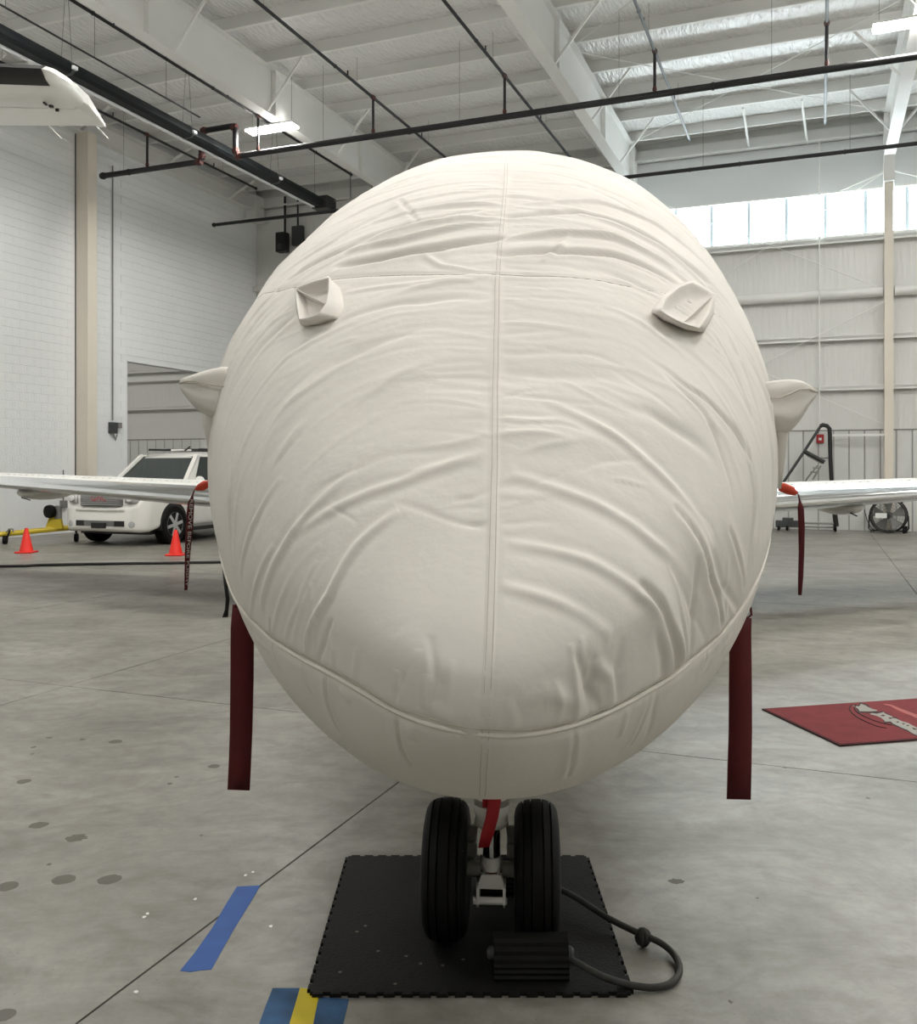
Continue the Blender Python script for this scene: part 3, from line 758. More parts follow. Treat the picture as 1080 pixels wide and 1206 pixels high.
def grid_mesh(name, G, wrap=True, tip=None):
    nu, nv = G.shape[:2]
    me = bpy.data.meshes.new(name)
    idx = np.arange(nu*nv).reshape(nu, nv)
    nx_ = np.roll(idx, -1, axis=1) if wrap else None
    q = np.stack([idx[:-1], nx_[:-1], nx_[1:], idx[1:]], -1).reshape(-1, 4)
    co = G.reshape(-1, 3)
    tri = np.zeros((0, 3), int)
    if tip is not None:
        co = np.vstack([co, tip]); ti = len(co)-1
        tri = np.stack([np.full(nv, ti), nx_[0], idx[0]], -1)
    me.vertices.add(len(co)); me.vertices.foreach_set('co', co.astype(np.float32).ravel())
    nl = len(q)*4+len(tri)*3
    me.loops.add(nl); me.loops.foreach_set('vertex_index', np.r_[q.ravel(), tri.ravel()].astype(np.int32))
    me.polygons.add(len(q)+len(tri))
    me.polygons.foreach_set('loop_start', np.r_[np.arange(len(q))*4, len(q)*4+np.arange(len(tri))*3].astype(np.int32))
    me.update(calc_edges=True); me.validate()
    me.polygons.foreach_set('use_smooth', np.ones(len(me.polygons), bool))
    return me

cov = thing('fuselage_cover', 'off-white fabric cover stretched over the nose of the jet', 'aircraft cover')
cme = grid_mesh('cover_cloth', PD, True, hull(np.array([.0]), np.array([0.]))[0])
link('cover_cloth', cme, M['cover'], cov)

def snap(pts, off=.003, n=None):
    """lift measured points onto the displaced cloth"""
    pts = np.array(pts, float)
    if n:
        t = np.r_[0, np.cumsum(np.linalg.norm(np.diff(pts, axis=0), axis=1))]; s = np.linspace(0, t[-1], n)
        pts = np.stack([np.interp(s, t, pts[:, k]) for k in range(3)], 1)
    out = []; F = PD.reshape(-1, 3); Fn = Nn.reshape(-1, 3); B = P.reshape(-1, 3)
    for p in pts:
        k = ((B-p)**2).sum(1).argmin(); e = p-B[k]; e -= Fn[k]*(e@Fn[k])
        out.append(F[k]+e+Fn[k]*off)
    return [tuple(q) for q in out]
def smooth_line(pts, k=2):
    p = np.array(pts)
    for _ in range(k): p[1:-1] = (p[:-2]+2*p[1:-1]+p[2:])/4
    return [tuple(q) for q in p]
MB().tube(smooth_line(snap(PIPING, .004, 150), 3), .0048, 6).obj('piping', M['cover_dark'], cov, smooth=True)
for o_ in (-.005, .006):
    sp = snap([(x+o_, y, z) for x, y, z in SEAM], .0005, 260)
    MB().tube(smooth_line(sp, 2), .0008, 5).obj('seam_stitching', M['thread'], cov, smooth=True)
sp = snap([(x, y, z+.013) for x, y, z in PIPING[6:32]], .0012, 120)
MB().tube(smooth_line(sp, 2), .0011, 5).obj('seam_stitching', M['thread'], cov, smooth=True)
sp = snap(BROW, .0006, 160)
MB().tube(smooth_line(sp, 2), .0009, 5).obj('brow_stitching', M['thread'], cov, smooth=True)

# pouches for the probes on top of the nose (folded open cups)
PLB = [(-.524,2.985,2.134),(-.478,2.982,2.165),(-.421,2.947,2.177),(-.365,2.819,2.123),(-.331,2.660,2.033),(-.341,2.604,1.990),(-.397,2.635,1.980),(-.455,2.696,1.983),(-.489,2.797,2.029)]
PLR = [(-.524,2.936,2.143),(-.451,2.866,2.151),(-.397,2.820,2.154),(-.384,2.716,2.093),(-.379,2.624,2.038),(-.395,2.587,2.001),(-.436,2.619,1.994),(-.459,2.639,1.995),(-.484,2.753,2.054)]
PRB = [(.545,2.595,2.010),(.598,2.718,2.072),(.703,2.918,2.152),(.786,3.055,2.188),(.864,3.095,2.148),(.795,2.870,2.044),(.713,2.672,1.960),(.638,2.599,1.960),(.573,2.574,1.981)]
PRR = [(.552,2.506,1.997),(.590,2.612,2.051),(.664,2.763,2.112),(.743,2.910,2.157),(.830,2.982,2.133),(.752,2.747,2.032),(.672,2.558,1.956),(.611,2.512,1.965),(.575,2.505,1.982)]
def cup(base, rim, inner, lab, flip):
    base = [Vector(p) for p in base]; rim = [Vector(p) for p in rim]; n = len(base)
    cb = sum(base, Vector())/n; cr = sum(rim, Vector())/n
    outd = (cr-cb).normalized()
    foot = [p+(p-cb)*.06-outd*.03 for p in base]
    mid = [(a*.45+b_*.55)+((a+b_)/2-cb)*.10 for a, b_ in zip(base, rim)]
    lip = [cr+(p-cr)*.93-outd*.002 for p in rim]
    deep = [cr+(p-cr)*(.50 if i % 2 else .74)-outd*(.085 if i % 2 else .05)+Vector((0,0,-.010)) for i, p in enumerate(rim)]
    bm_ = MB(); bm_.loft([foot, base, mid, rim, lip, deep], caps=False)
    o = len(bm_.v); bm_.v.append(tuple(cr-outd*.10)); k0 = 5*n
    bm_.f += [(k0+i, k0+(i+1) % n, o) for i in range(n)]; bm_.m += [0]*n
    ob = bm_.obj('probe_pouch', M['cover'], cov, smooth=True); ob['label'] = lab
    at = ob.data.attributes.new('crease_edge', 'FLOAT', 'EDGE')
    for e in ob.data.edges:
        i0, i1 = e.vertices
        if i0//n == 3 and i1//n == 3: at.data[e.index].value = .95
        elif i0 % n == i1 % n and i0 < 6*n and i1 < 6*n: at.data[e.index].value = .62
    sd = ob.modifiers.new('sub', 'SUBSURF'); sd.levels = sd.render_levels = 2
    ed = ob.data
    # folded flap lying across the mouth
    a, c = rim[0 if not flip else 4], rim[4 if not flip else 7]
    fl_ = MB(); m_ = (a+c)/2
    q = [a, a*.5+c*.5-outd*.006, c, c-outd*.07, m_-outd*.085+Vector((0,0,-.02)), a-outd*.05]
    fl_.add(q, [(0,1,4,5),(1,2,3,4)]); fo = fl_.obj('pouch_flap', M['cover'], ob)
    so = fo.modifiers.new('sol', 'SOLIDIFY'); so.thickness = .003
cup(PLB, PLR, None, 'folded fabric pouch on the left of the nose', False)
cup(PRB, PRR, None, 'folded fabric pouch on the right of the nose', True)

# pouches over the side probes
def px3(x, y, Y): return Vector(((x-540)/F_PX*Y, Y, EYE+(550-y)/F_PX*Y))
def side_pouch(st, Y, lab, tail):
    rings = []; n = 18
    for (x, yt, yb, th_) in st:
        c0 = px3(x, (yt+yb)/2, Y); h = (yb-yt)/2/F_PX*Y
        ring = []
        for k in range(n):
            a = 2*math.pi*k/n
            rr = 1+.05*math.sin(3*a+x*.13); ca_, sa_ = math.cos(a), math.sin(a)
            ring.append((c0.x, c0.y+th_*math.copysign(abs(ca_)**.8, ca_)*rr*(1.1 if sa_ < 0 else .75), c0.z+h*math.copysign(abs(sa_)**.85, sa_)*(1.04 if sa_ < 0 else 1)))
        rings.append(ring)
    o = MB().loft(rings).obj('probe_pouch', M['cover'], cov, smooth=True); o['label'] = lab
    sd = o.modifiers.new('sub', 'SUBSURF'); sd.levels = sd.render_levels = 2
    ln = [px3(st[-1][0], (st[-1][1]+st[-1][2])/2, Y-st[-1][3])] + [px3(x, yt+(yb-yt)*(.28+.10*math.sin(i)), Y-th_*1.08) for i, (x, yt, yb, th_) in reversed(list(enumerate(st[:-1])))]
    MB().tube(smooth_line(ln, 1), .0025, 6).obj('pouch_piping', M['thread'], o)
    MB().tube([px3(*q[:2], Y) for q in tail], [q[2] for q in tail], 10).obj('pouch_sleeve', M['cover'], o, smooth=True)
side_pouch([(284,440,505,.075),(268,430,498,.07),(255,433,493,.066),(242,436,489,.058),(230,440,480,.045),(219,444,468,.028),(211,447,456,.010)], 3.08, 'fabric pouch sticking out of the left flank',
           [(246,470,.030),(248,500,.026),(252,530,.020),(256,560,.016)])
side_pouch([(888,452,500,.075),(903,449,506,.07),(918,447,512,.066),(930,446,508,.058),(942,447,494,.045),(953,453,476,.026),(963,460,464,.008)], 3.02, 'fabric pouch sticking out of the right flank',
           [(915,490,.034),(917,515,.030),(916,545,.022),(914,575,.016)])

# ------------------------------------------------------------------ the jet under the cover
jet = thing('business_jet', 'white business jet with polished wing leading edges under the fabric cover', 'aircraft', MA)
def la(a, l, z): return (a, l, z)
rings = []
for l, w, zt, zb in ((-.9,.38,1.5,.92),(0,.85,2.15,.80),(.8,.98,2.5,.80),(1.6,1.08,2.85,.85),(2.4,1.14,3.12,.90),(3.6,1.22,3.36,.86),(6,1.24,3.40,.84),(11,1.24,3.40,.82),(14,1.0,3.38,1.2),(17,.55,3.2,2.0),(18.5,.2,3.0,2.5)):
    zc = (zt+zb)/2; rings.append([(w*math.cos(2*math.pi*k/36), l, zc+(zt-zb)/2*math.sin(2*math.pi*k/36)) for k in range(36)])
MB().loft(rings).obj('fuselage', M['jetwhite'], jet, smooth=True)
# fin + tailplane
b = MB(); b.loft([[(x*.14*s, l0+c*(l1-l0), z) for x, c in ((0,0),(1,.3),(.8,.6),(0,1),(-.8,.6),(-1,.3))] for z, l0, l1, s in ((3.0,12.8,17.5,1.4),(5.9,16.2,18.6,.8))]); b.obj('fin', M['jetwhite'], jet, smooth=40)
b = MB(); b.loft([[(a, l0+c*(l1-l0), 5.8+t*.07) for t, c in ((0,0),(1,.3),(.6,.7),(0,1),(-.6,.7),(-1,.3))] for a, l0, l1 in ((-3.6,18.4,19.3),(0,16.6,18.5),(3.6,18.4,19.3))]); b.obj('tailplane', M['jetwhite'], jet, smooth=40)
for s in (-1, 1):
    b = MB(); b.lathe([(.30,0),(.42,.25),(.48,1.0),(.45,2.2),(.30,3.1)], (s*1.75,11.6,2.75), (0,1,0), 20); b.obj('engine_nacelle', M['jetwhite'], jet, smooth=50)
    MB().box(min(s*1.05,s*1.4),max(s*1.05,s*1.4),12.4,13.8,2.62,2.82).obj('engine_pylon', M['jetwhite'], jet)
AF = [(1,0),(.95,.012),(.8,.035),(.6,.060),(.42,.072),(.28,.070),(.16,.060),(.08,.045),(.03,.028),(0.0,0),(.03,-.020),(.08,-.030),(.16,-.038),(.28,-.044),(.42,-.044),(.6,-.034),(.8,-.018),(.95,-.004)]
def wing_section(a, s, lo, hi, sc_=1.0, n0=None):
    """airfoil ring at span position a (local), in aircraft coords"""
    t = (abs(a)-1.0)/8.6
    ch = 3.0*(1-t)+1.15*t
    lle = 5.55+(abs(a)-1.0)*.51
    zle = 1.115+(abs(a)-1.0)*.042
    tk = 1.08*(1-t)+.95*t
    pts = []
    for c, th_ in AF:
        pts.append((a, lle+c*ch, zle+(th_*sc_*tk + c*.0)*ch + .035*math.sin(min(c, .5)*math.pi)*.0))
    return pts, lle, zle, ch
for s, side in ((-1, 'left'), (1, 'right')):
    wroot = MB()
    spans = [1.0, 2.0, 3.0, 4.0, 5.2, 6.5, 8.0, 9.6]
    full = [wing_section(s*a, s, 0, 1)[0] for a in spans]
    wroot.loft(full); wo = wroot.obj('wing', M['jetwhite'], jet, smooth=50)
    # polished leading edge wraps the front of the airfoil
    idx = [6, 7, 8, 9, 10, 11]
    le = MB(); vs_ = []
    for a in spans:
        sec, lle, zle, ch = wing_section(s*a, s, 0, 1)
        pr = []
        prof_ = [(.115,.0535),(.08,.045),(.05,.0362),(.03,.028),(.016,.0205),(.006,.0125),(0.0,0),(.006,-.009),(.016,-.0148),(.03,-.020),(.05,-.0245),(.08,-.030),(.115,-.034)]
        for c, th_ in prof_:
            t = (abs(a)-1.0)/8.6; tk = 1.08*(1-t)+.95*t
            pr.append((s*a, lle+c*ch-.006+(.004 if c > .1 else 0), zle+th_*tk*ch*1.02+(.003 if th_ > 0 else -.003)*(1 if c < .1 else .3)))
        vs_.append(pr)
    le.loft(vs_, caps=False, closed=False); le.obj('leading_edge', M['chrome'], wo, smooth=True)
    # row of bright fasteners along the top skin
    rv = MB()
    for k in range(46):
        a = 2.2+k*.11
        sec, lle, zle, ch = wing_section(s*a, s, 0, 1)
        t = (a-1.0)/8.6; tk = 1.08*(1-t)+.95*t
        rv.sphere((s*a, lle+.22*ch, zle+.066*tk*ch), .016, .03, .005, 4, 8)
    rv.obj('fastener_row', M['chrome'], wo, kind='stuff', smooth=True)
    a = 6.25 if s < 0 else 3.75
    sec, lle, zle, ch = wing_section(s*a, s, 0, 1)
    MB().sphere((s*a, lle+.75, zle-.10), .20 if s > 0 else .26, .6, .105, 12, 18).obj('underwing_fairing', M['jetwhite'], wo, smooth=True)
    MB().tube([(s*a-.05+.03*k, lle+.2+.02*k, zle-.16-.012*k) for k in range(4)], .008, 6).obj('fairing_seam', M['black'], wo)
    # main gear
    b = MB(); b.tube([(s*1.35,8.1,1.1),(s*1.35,8.2,.33)], .08, 12); b.obj('main_gear_leg', M['gearwhite'], jet, smooth=40)
    for d in (-.16, .16):
        MB().lathe([(.10,-.10),(.25,-.10),(.315,-.07),(.33,0),(.315,.07),(.25,.10),(.10,.10)], (s*1.35+d,8.2,.33), (1,0,0), 28).obj('main_tire', M['rubber'], jet, smooth=50)

# nose gear
ng = bpy.data.objects.new('nose_gear', None); COL.objects.link(ng); ng.parent = jet; ng['label'] = 'white nose gear strut with twin black tires'
ZT0 = .013
TR, TW = .222, .074
prof_t = [(.11,-.055),(.135,-.070),(.165,-.0735),(.190,-.069),(.205,-.060),(.2125,-.050),(.2135,-.047),(.2070,-.0455),(.2075,-.0425),(.2165,-.041),(.2205,-.025),(.2215,-.0215),(.2135,-.0205),(.2135,-.0165),(.2220,-.0155),(.2224,-.004)]
prof_t = prof_t + [(r, -h) for r, h in reversed(prof_t)]
for s in (-1, 1):
    x = s*.148
    tyre = MB().lathe(prof_t, (x,0,TR+ZT0), (1,0,0), 56).obj('tire', M['rubber'], ng, smooth=40)
    MB().lathe([(.03,-.045),(.05,-.05),(.085,-.052),(.112,-.056),(.118,-.05),(.118,.05),(.112,.056),(.085,.052),(.05,.05),(.03,.045)], (x,0,TR+ZT0), (1,0,0), 28).obj('wheel_hub', M['geargrey'], ng, smooth=40)
    MB().lathe([(.035,0),(.035,.012),(.02,.02)], (x+s*.05,0,TR+ZT0), (s,0,0), 16).obj('hub_cap', M['gearwhite'], ng, smooth=40)
MB().lathe([(.026,-.20),(.026,.20)], (0,0,TR+ZT0), (1,0,0), 16).obj('axle', M['geargrey'], ng, smooth=40)
MB().lathe([(.045,-.028),(.045,.028)], (0,0,TR+ZT0+.0), (1,0,0), 20).obj('axle_collar', M['geargrey'], ng, smooth=40)
# outer cylinder with bands, chrome piston, fork
MB().lathe([(.050,.385),(.056,.39),(.057,.400),(.053,.404),(.053,.425),(.0575,.428),(.0575,.445),(.055,.449),(.055,.80)], (0,-.01,0), (0,0,1), 28).obj('outer_cylinder', M['gearwhite'], ng, smooth=40)
MB().lathe([(.0585,.458),(.0585,.478)], (0,-.01,0), (0,0,1), 28).obj('data_band', M['geargrey'], ng, smooth=40)
MB().lathe([(.029,.26),(.029,.40)], (0,-.01,0), (0,0,1), 24).obj('piston', M['chrome2'], ng, smooth=40)
MB().lathe([(.036,.225),(.0365,.275),(.031,.285)], (0,-.012,0), (0,0,1), 24).obj('piston_foot', M['gearwhite'], ng, smooth=40)
MB().lathe([(.0375,.238),(.0375,.243)], (0,-.012,0), (0,0,1), 24).obj('clamp_ring', M['red_fit'], ng, smooth=40)
b = MB(); b.prism([(-.034,.235),(.034,.235),(.044,.205),(.046,.188),(-.046,.188),(-.044,.205)], lambda x, z: (x,-.05,z), lambda x, z: (x,.03,z)); b.obj('fork_block', M['gearwhite'], ng, bevel=.004)
for s in (-1, 1):
    b = MB(); b.prism([(-.075,.205),(.0,.21),(.0,.145),(-.07,.138),(-.085,.155)], lambda y, z: (s*.043-.005,y,z), lambda y, z: (s*.043+.005,y,z)); b.obj('tow_lug', M['gearwhite'], ng, bevel=.002)
MB().lathe([(.012,-.058),(.012,.052)], (0,-.068,.160), (1,0,0), 14).obj('tow_pin', M['gearwhite'], ng, smooth=40)
for s in (-1, 1):
    MB().beam((s*.062,.05,.36),(s*.075,.05,.24), .03, .02, (0,1,0)).obj('link_arm', M['geargrey'], ng, bevel=.003)
    MB().box(min(s*.05,s*.098),max(s*.05,s*.098),.02,.07,.262,.31).obj('link_bracket', M['geargrey'], ng, bevel=.004)
MB().tube([(-.09,-.16,.36),(-.094,-.16,.13)], .0035, 6).obj('bonding_wire', M['gearwhite'], ng)
# red tags on strut
tg = thing('warning_tag', 'small red fabric tag hanging in front of the nose gear strut', 'tag', MA)
rb = [(.012,-.115,.56),(.012,-.118,.50),(.004,-.120,.45),(-.010,-.122,.40),(-.022,-.120,.355)]
def ribbon(pts, wid, ang, mt, name, parent, th_=.0025):
    """flat strap: pts centre line, wid widths, ang twist about the downward axis"""
    b = MB(); L = []; R_ = []
    for p, w, a in zip(pts, wid, ang):
        d = Vector((math.cos(a), math.sin(a), 0))
        L.append(Vector(p)-d*w/2); R_.append(Vector(p)+d*w/2)
    n = len(pts); b.add(L+R_, [(i, i+1, n+i+1, n+i) for i in range(n-1)])
    o = b.obj(name, mt, parent, fix=False, smooth=True)
    s_ = o.modifiers.new('sol', 'SOLIDIFY'); s_.thickness = th_; s_.offset = 0
    return o
ribbon(rb, [.042,.042,.042,.042,.036], [0,.1,.25,.2,.3], M['red_tag'], 'strap', tg)
ribbon([(-.012,-.10,.56),(-.013,-.10,.475)], [.028,.028], [0,.1], M['red_tag'], 'short_strap', tg)

# ================================================================== STREAMERS HUNG FROM THE COVER
def hang(px, Y): return [tuple(px3(x, y, Y)) for x, y in px]
t = thing('red_streamer', 'wide dark red warning streamer hanging from the left side of the cover', 'streamer')
ribbon(hang([(285,712),(285.5,740),(285,800),(284,860),(282.5,900),(281,930.5)], 2.95), [.060,.074,.074,.073,.073,.073], [.05,.1,.05,-.05,-.08,-.1], M['red_cloth'], 'strap', t)
ribbon(hang([(286,700),(285,716)], 2.94), [.02,.05], [0,.1], M['red_cloth'], 'loop', t)
t = thing('red_streamer', 'wide dark red warning streamer hanging from the right side of the cover', 'streamer')
ribbon(hang([(876,728),(872,745),(872,800),(872,860),(871,900),(870,941.5)], 2.95), [.050,.072,.074,.075,.076,.076], [0,.1,.05,.0,-.05,-.06], M['red_cloth'], 'strap', t)
MB().tube([tuple(px3(x, y, 2.94)) for x, y in ((884,716),(879,716),(877,722),(880,728),(885,724),(884,715))], .004, 6).obj('loop', M['red_cloth'], t)
# narrow lettered ribbons beside the wing roots
def text_mesh(s, size):
    c = bpy.data.curves.new('txt', 'FONT'); c.body = s; c.size = size; c.align_x = 'LEFT'; c.align_y = 'CENTER'
    o = bpy.data.objects.new('txt', c); COL.objects.link(o)
    bpy.context.view_layer.update()
    me = bpy.data.meshes.new_from_object(o.evaluated_get(bpy.context.evaluated_depsgraph_get()))
    bpy.data.objects.remove(o); bpy.data.curves.remove(c)
    return me
def lettered_ribbon(label, pad, line, wid, ang, Y, letters, twist_s):
    t = thing('warning_ribbon', label, 'ribbon')
    # padded plug end
    q = [px3(x, y, Y) for x, y in pad]; n = len(q); c = sum(q, Vector())/n
    b = MB(); b.loft([[c+(p-c)*f+Vector((0,dy,0)) for p in q] for f, dy in ((.45,-.035),(.85,-.026),(1,0),(.85,.026),(.45,.035))])
    o = b.obj('padded_plug', M['red_bright'], t, smooth=True)
    pts = [Vector(px3(x, y, Y)) for x, y in line]
    # densify
    tt = np.r_[0, np.cumsum([(pts[i+1]-pts[i]).length for i in range(len(pts)-1)])]
    n = 40; s = np.linspace(0, tt[-1], n)
    A = np.array(pts); C3 = np.stack([np.interp(s, tt, A[:, k]) for k in range(3)], 1); Wd = np.interp(s, tt, wid); An = np.interp(s, tt, ang)
    so = ribbon([tuple(c_) for c_ in C3], Wd, An, M['red_ribbon'], 'strap', t, .002)
    if letters:
        me = text_mesh(letters, twist_s)
        co = np.zeros(len(me.vertices)*3, np.float32); me.vertices.foreach_get('co', co); co = co.reshape(-1, 3)
        x0 = co[:, 0].min(); L = co[:, 0].max()-x0
        sp_ = .10*tt[-1]+(co[:, 0]-x0)/L*tt[-1]*.86
        base = np.stack([np.interp(sp_, s, C3[:, k]) for k in range(3)], 1); a = np.interp(sp_, s, An); w = np.interp(sp_, s, Wd)/.036
        d = np.stack([np.cos(a), np.sin(a), 0*a], 1); nn = np.stack([np.sin(a), -np.cos(a), 0*a], 1)
        co2 = base + d*(co[:, 1]*np.minimum(w, 1))[:, None] + nn*.003
        me.vertices.foreach_set('co', co2.astype(np.float32).ravel()); me.update()
        link('lettering', me, M['lettering'], so)
lettered_ribbon('narrow dark red ribbon with white letters hanging beside the left wing root', [(247,566),(240,566),(234,570),(229,577),(233,578),(240,578),(247,573)],
                [(229,577),(226.5,584),(225,592),(224,604),(223,625),(221,650),(220,675),(219,695)], [.006,.008,.030,.034,.034,.028,.024,.018], [.2,.3,.5,.45,.55,.75,.85,1.0], 4.4, 'REMOVE BEFORE FLIGHT', .026)
lettered_ribbon('narrow dark red ribbon hanging beside the right wing root', [(917,568),(925,569),(934,573),(940,581),(936,584),(926,582),(917,578)],
                [(940,582),(942,590),(943,598),(944,620),(944,650),(943,680),(942,701)], [.006,.010,.028,.030,.026,.024,.016], [-.2,-.3,-.4,-.4,-.4,-.5,-.6], 4.4, None, 0)
t = thing('black_strap', 'thin black cover strap dangling below the left flank', 'strap')
ribbon(hang([(264,668),(266,690),(268,705),(267,718),(265,727)], 3.3), [.014,.014,.014,.014,.02], [.3,.5,.2,.6,.3], M['black'], 'webbing', t)

# ================================================================== RUBBER MAT UNDER THE NOSE WHEELS
mat_t = thing('rubber_floor_mat', 'square black interlocking rubber mat under the nose wheels', 'mat', Matrix.Translation((.035,3.20,0)))
TL = .476
def tooth_edge(p, q, n, out, depth):
    p = Vector(p); q = Vector(q); o = Vector(out); r = []
    for k in range(n):
        for f, h in ((.0,0),(.22,0),(.14,1),(.78,1),(.70,0)):
            r.append(p.lerp(q, (k+f)/n)+o*(depth*h))
    return r
for i in (-1, 0):
    for j in (-1, 0):
        b = MB(); ox, oy = i*(TL+.0001), j*(TL+.0001)
        E_ = [((0,0),(TL,0),(0,-1),j == -1),((TL,0),(TL,TL),(1,0),i == 0),((TL,TL),(0,TL),(0,1),j == 0),((0,TL),(0,0),(-1,0),i == -1)]
        poly = sum([tooth_edge(p_, q_, 9, o_, .010) if out else [Vector(p_)] for p_, q_, o_, out in E_], [])
        b.prism([(p.x, p.y) for p in poly], lambda x, y: (ox+x, oy+y, 0.001), lambda x, y: (ox+x, oy+y, .012))
        b.obj('rubber_tile', M['rubber_mat'], mat_t)
for (x, y) in [(445,1125),(478,1131),(495,1140),(521,1142),(545,1135),(465,1164),(400,1150),(430,1095),(420,1102)]:
    X, Y = fl(x, y); d = MB(); d.add([(X-.035-.006,Y-3.2,.0125),(X-.035+.004,Y-3.2-.004,.0125),(X-.035+.007,Y-3.2+.006,.0125),(X-.035-.002,Y-3.2+.008,.0125)], [(0,1,2,3)]); d.obj('dried_fleck', M['stain'], mat_t, fix=False)

# wheel chocks joined by a rope
def chock(label, x0, x1, yc, name='wheel_chock'):
    t = thing(name, label, 'chock', Matrix.Translation(((x0+x1)/2, yc, .014)), 'wheel chocks')
    hw = (x1-x0)/2
    prof_c = []
    base = [(-.06,0),(-.056,.05),(-.024,.112),(.020,.112),(.045,.05),(.055,0)]
    for (p, q) in zip(base[:-1], base[1:]):
        n = 6
        for k in range(n):
            x = p[0]+(q[0]-p[0])*k/n; z = p[1]+(q[1]-p[1])*k/n
            e = .003 if k % 2 else -.001
            L = math.hypot(q[0]-p[0], q[1]-p[1]); nx_, nz = (-(q[1]-p[1])/L, (q[0]-p[0])/L)
            prof_c.append((x+nx_*e, max(z+nz*e, 0)))
    prof_c.append(base[-1])
    b = MB(); b.prism(prof_c, lambda y, z: (-hw, y, z), lambda y, z: (hw, y, z)); b.obj('ribbed_body', M['rubber'], t)
    for s in (-1, 1): MB().lathe([(.02,0),(.02,.012),(.012,.02)], (s*hw,0,.055), (s,0,0), 14).obj('rope_eye', M['darkgrey'], t, smooth=30)
    return t
chock('black ribbed rubber chock in front of the right nose tire', .108, .336, 2.835)
chock('black rubber chock half hidden behind the nose tires', .08, .315, 3.40)
rp = thing('chock_rope', 'dark knotted rope looping over the concrete beside the rubber mat', 'rope')
def fz(x, y, z): Y = (EYE-z)*F_PX/(y-550.); return ((x-540.)/F_PX*Y, Y, z)
ctrl = [fz(665,1127,.065),fz(682,1135,.062),(fz(702,1147,.05)),fz(722,1155,.035),fz(745,1161,.016),fz(768,1164,.013),fz(788,1161,.013),fz(800,1150,.013),fz(801,1136,.013),fz(793,1122,.018),fz(780,1111,.028),fz(765,1104,.038),fz(752,1099,.042),fz(735,1091,.044),fz(715,1081,.048),fz(700,1071,.055),fz(685,1061,.062),fz(668,1051,.066),fz(655,1046,.066),(.325,3.37,.062)]
C4 = np.array(ctrl); k_ = np.arange(len(C4)); kk = np.linspace(0, len(C4)-1, 90)
pth = smooth_line(np.stack([np.interp(kk, k_, C4[:, j]) for j in range(3)], 1), 6)
MB().tube(pth, .0108, 10).obj('strand', M['rope'], rp, smooth=True)
kx = fz(757,1103,.032)
b = MB()
for a in (0, 1, 2):
    pts = [(kx[0]+.018*math.cos(q)*math.cos(a*1.05), kx[1]+.016*math.cos(q)*math.sin(a*1.05)-.004, kx[2]+.022*math.sin(q)) for q in np.linspace(0, 2*math.pi, 14, endpoint=False)]
    b.tube(pts, .010, 8, closed=True)
b.obj('knot', M['rope'], rp, smooth=True)

# ================================================================== FLOOR TAPE
def tape(label, px, mt, name='floor_tape', z=.0012):
    t = [fl(*p) for p in px]
    b = MB(); n = len(t)
    b.prism(t, lambda x, y: (x, y, .0002), lambda x, y: (x, y, z))
    o = b.obj(name, mt, None); o['label'] = label; o['category'] = 'tape'
    return o
tape('long blue tape strip stuck on the concrete left of the mat', [(279,1044.5),(306.5,1043),(300,1055),(277,1092),(249,1142),(236,1143),(224,1145),(212,1143.5),(228,1124),(250,1093),(268,1062)], M['blue_tape'])
tape('worn blue tape strip left of the yellow tape at the bottom edge', [(321,1164),(353,1164),(347,1185),(338,1215),(302,1215),(312,1187)], M['teal_tape'])
tape('yellow tape strip between two blue strips at the bottom edge', [(353.3,1164),(377,1165),(374,1180),(367,1215),(338.3,1215),(347.3,1185)], M['yellow_tape'])
tape('worn blue tape strip just in front of the mat corner', [(379,1175),(411,1177),(408,1190),(402,1215),(367.5,1215),(374.5,1180)], M['teal_tape'])

# ================================================================== RED LOGO MAT
c0 = Vector((1.96,5.93,0)); ex = Vector((.974,.226,0)).normalized(); ey = Vector((-ex.y, ex.x, 0))
rm = thing('red_logo_mat', 'red entrance mat with worn white and black printed logo on the right', 'mat')
def rmp(s, d, z): q = c0+ex*s-ey*d; return (q.x, q.y, z)
MW, ML = .80, 1.55
b = MB(); b.prism([(0,0),(ML,0),(ML,MW),(0,MW)], lambda s, d: rmp(s, d, .0005), lambda s, d: rmp(s, d, .009)); b.obj('rubber_backing', M['mat_edge'], rm)
b = MB(); b.prism([(.012,.012),(ML-.012,.012),(ML-.012,MW-.012),(.012,MW-.012)], lambda s, d: rmp(s, d, .009), lambda s, d: rmp(s, d, .0115)); b.obj('pile', M['carpet'], rm)
def rfl(x, y):
    X, Y = fl(x, y); q = Vector((X, Y, 0))-c0; return q.dot(ex), -q.dot(ey)
def pr_poly(px, mt, name, z):
    t_ = [rfl(*p) for p in px]; b = MB(); b.add([rmp(s, d, z) for s, d in t_], [tuple(range(len(t_)))]); b.obj(name, mt, rm, fix=False)
def crop2(x, y): return 995+x/12.7, 818+y/12.7
W1 = [(110,190),(215,205),(240,165),(300,185),(350,215),(420,245),(490,262),(470,275),(380,280),(220,278),(200,240),(165,220)]
W2 = [(370,320),(400,305),(480,315),(580,290),(600,310),(715,360),(710,380),(760,385),(860,430),(950,455),(1000,485),(1080,525),(1080,640),(1000,605),(940,560),(870,535),(800,500),(720,465),(690,432),(600,435),(590,415),(540,375),(470,345)]
for wpl, nm in ((W1, 'printed_emblem'), (W2, 'printed_lettering')):
    cx_ = sum(p[0] for p in wpl)/len(wpl); cy_ = sum(p[1] for p in wpl)/len(wpl)
    pr_poly([crop2(x+(12 if x > cx_ else -14), y+(24 if y > cy_ else -20)) for x, y in wpl], M['print_black'], nm+'_outline', .0118)
    pr_poly([crop2(*p) for p in wpl], M['print_white'], nm, .0122)
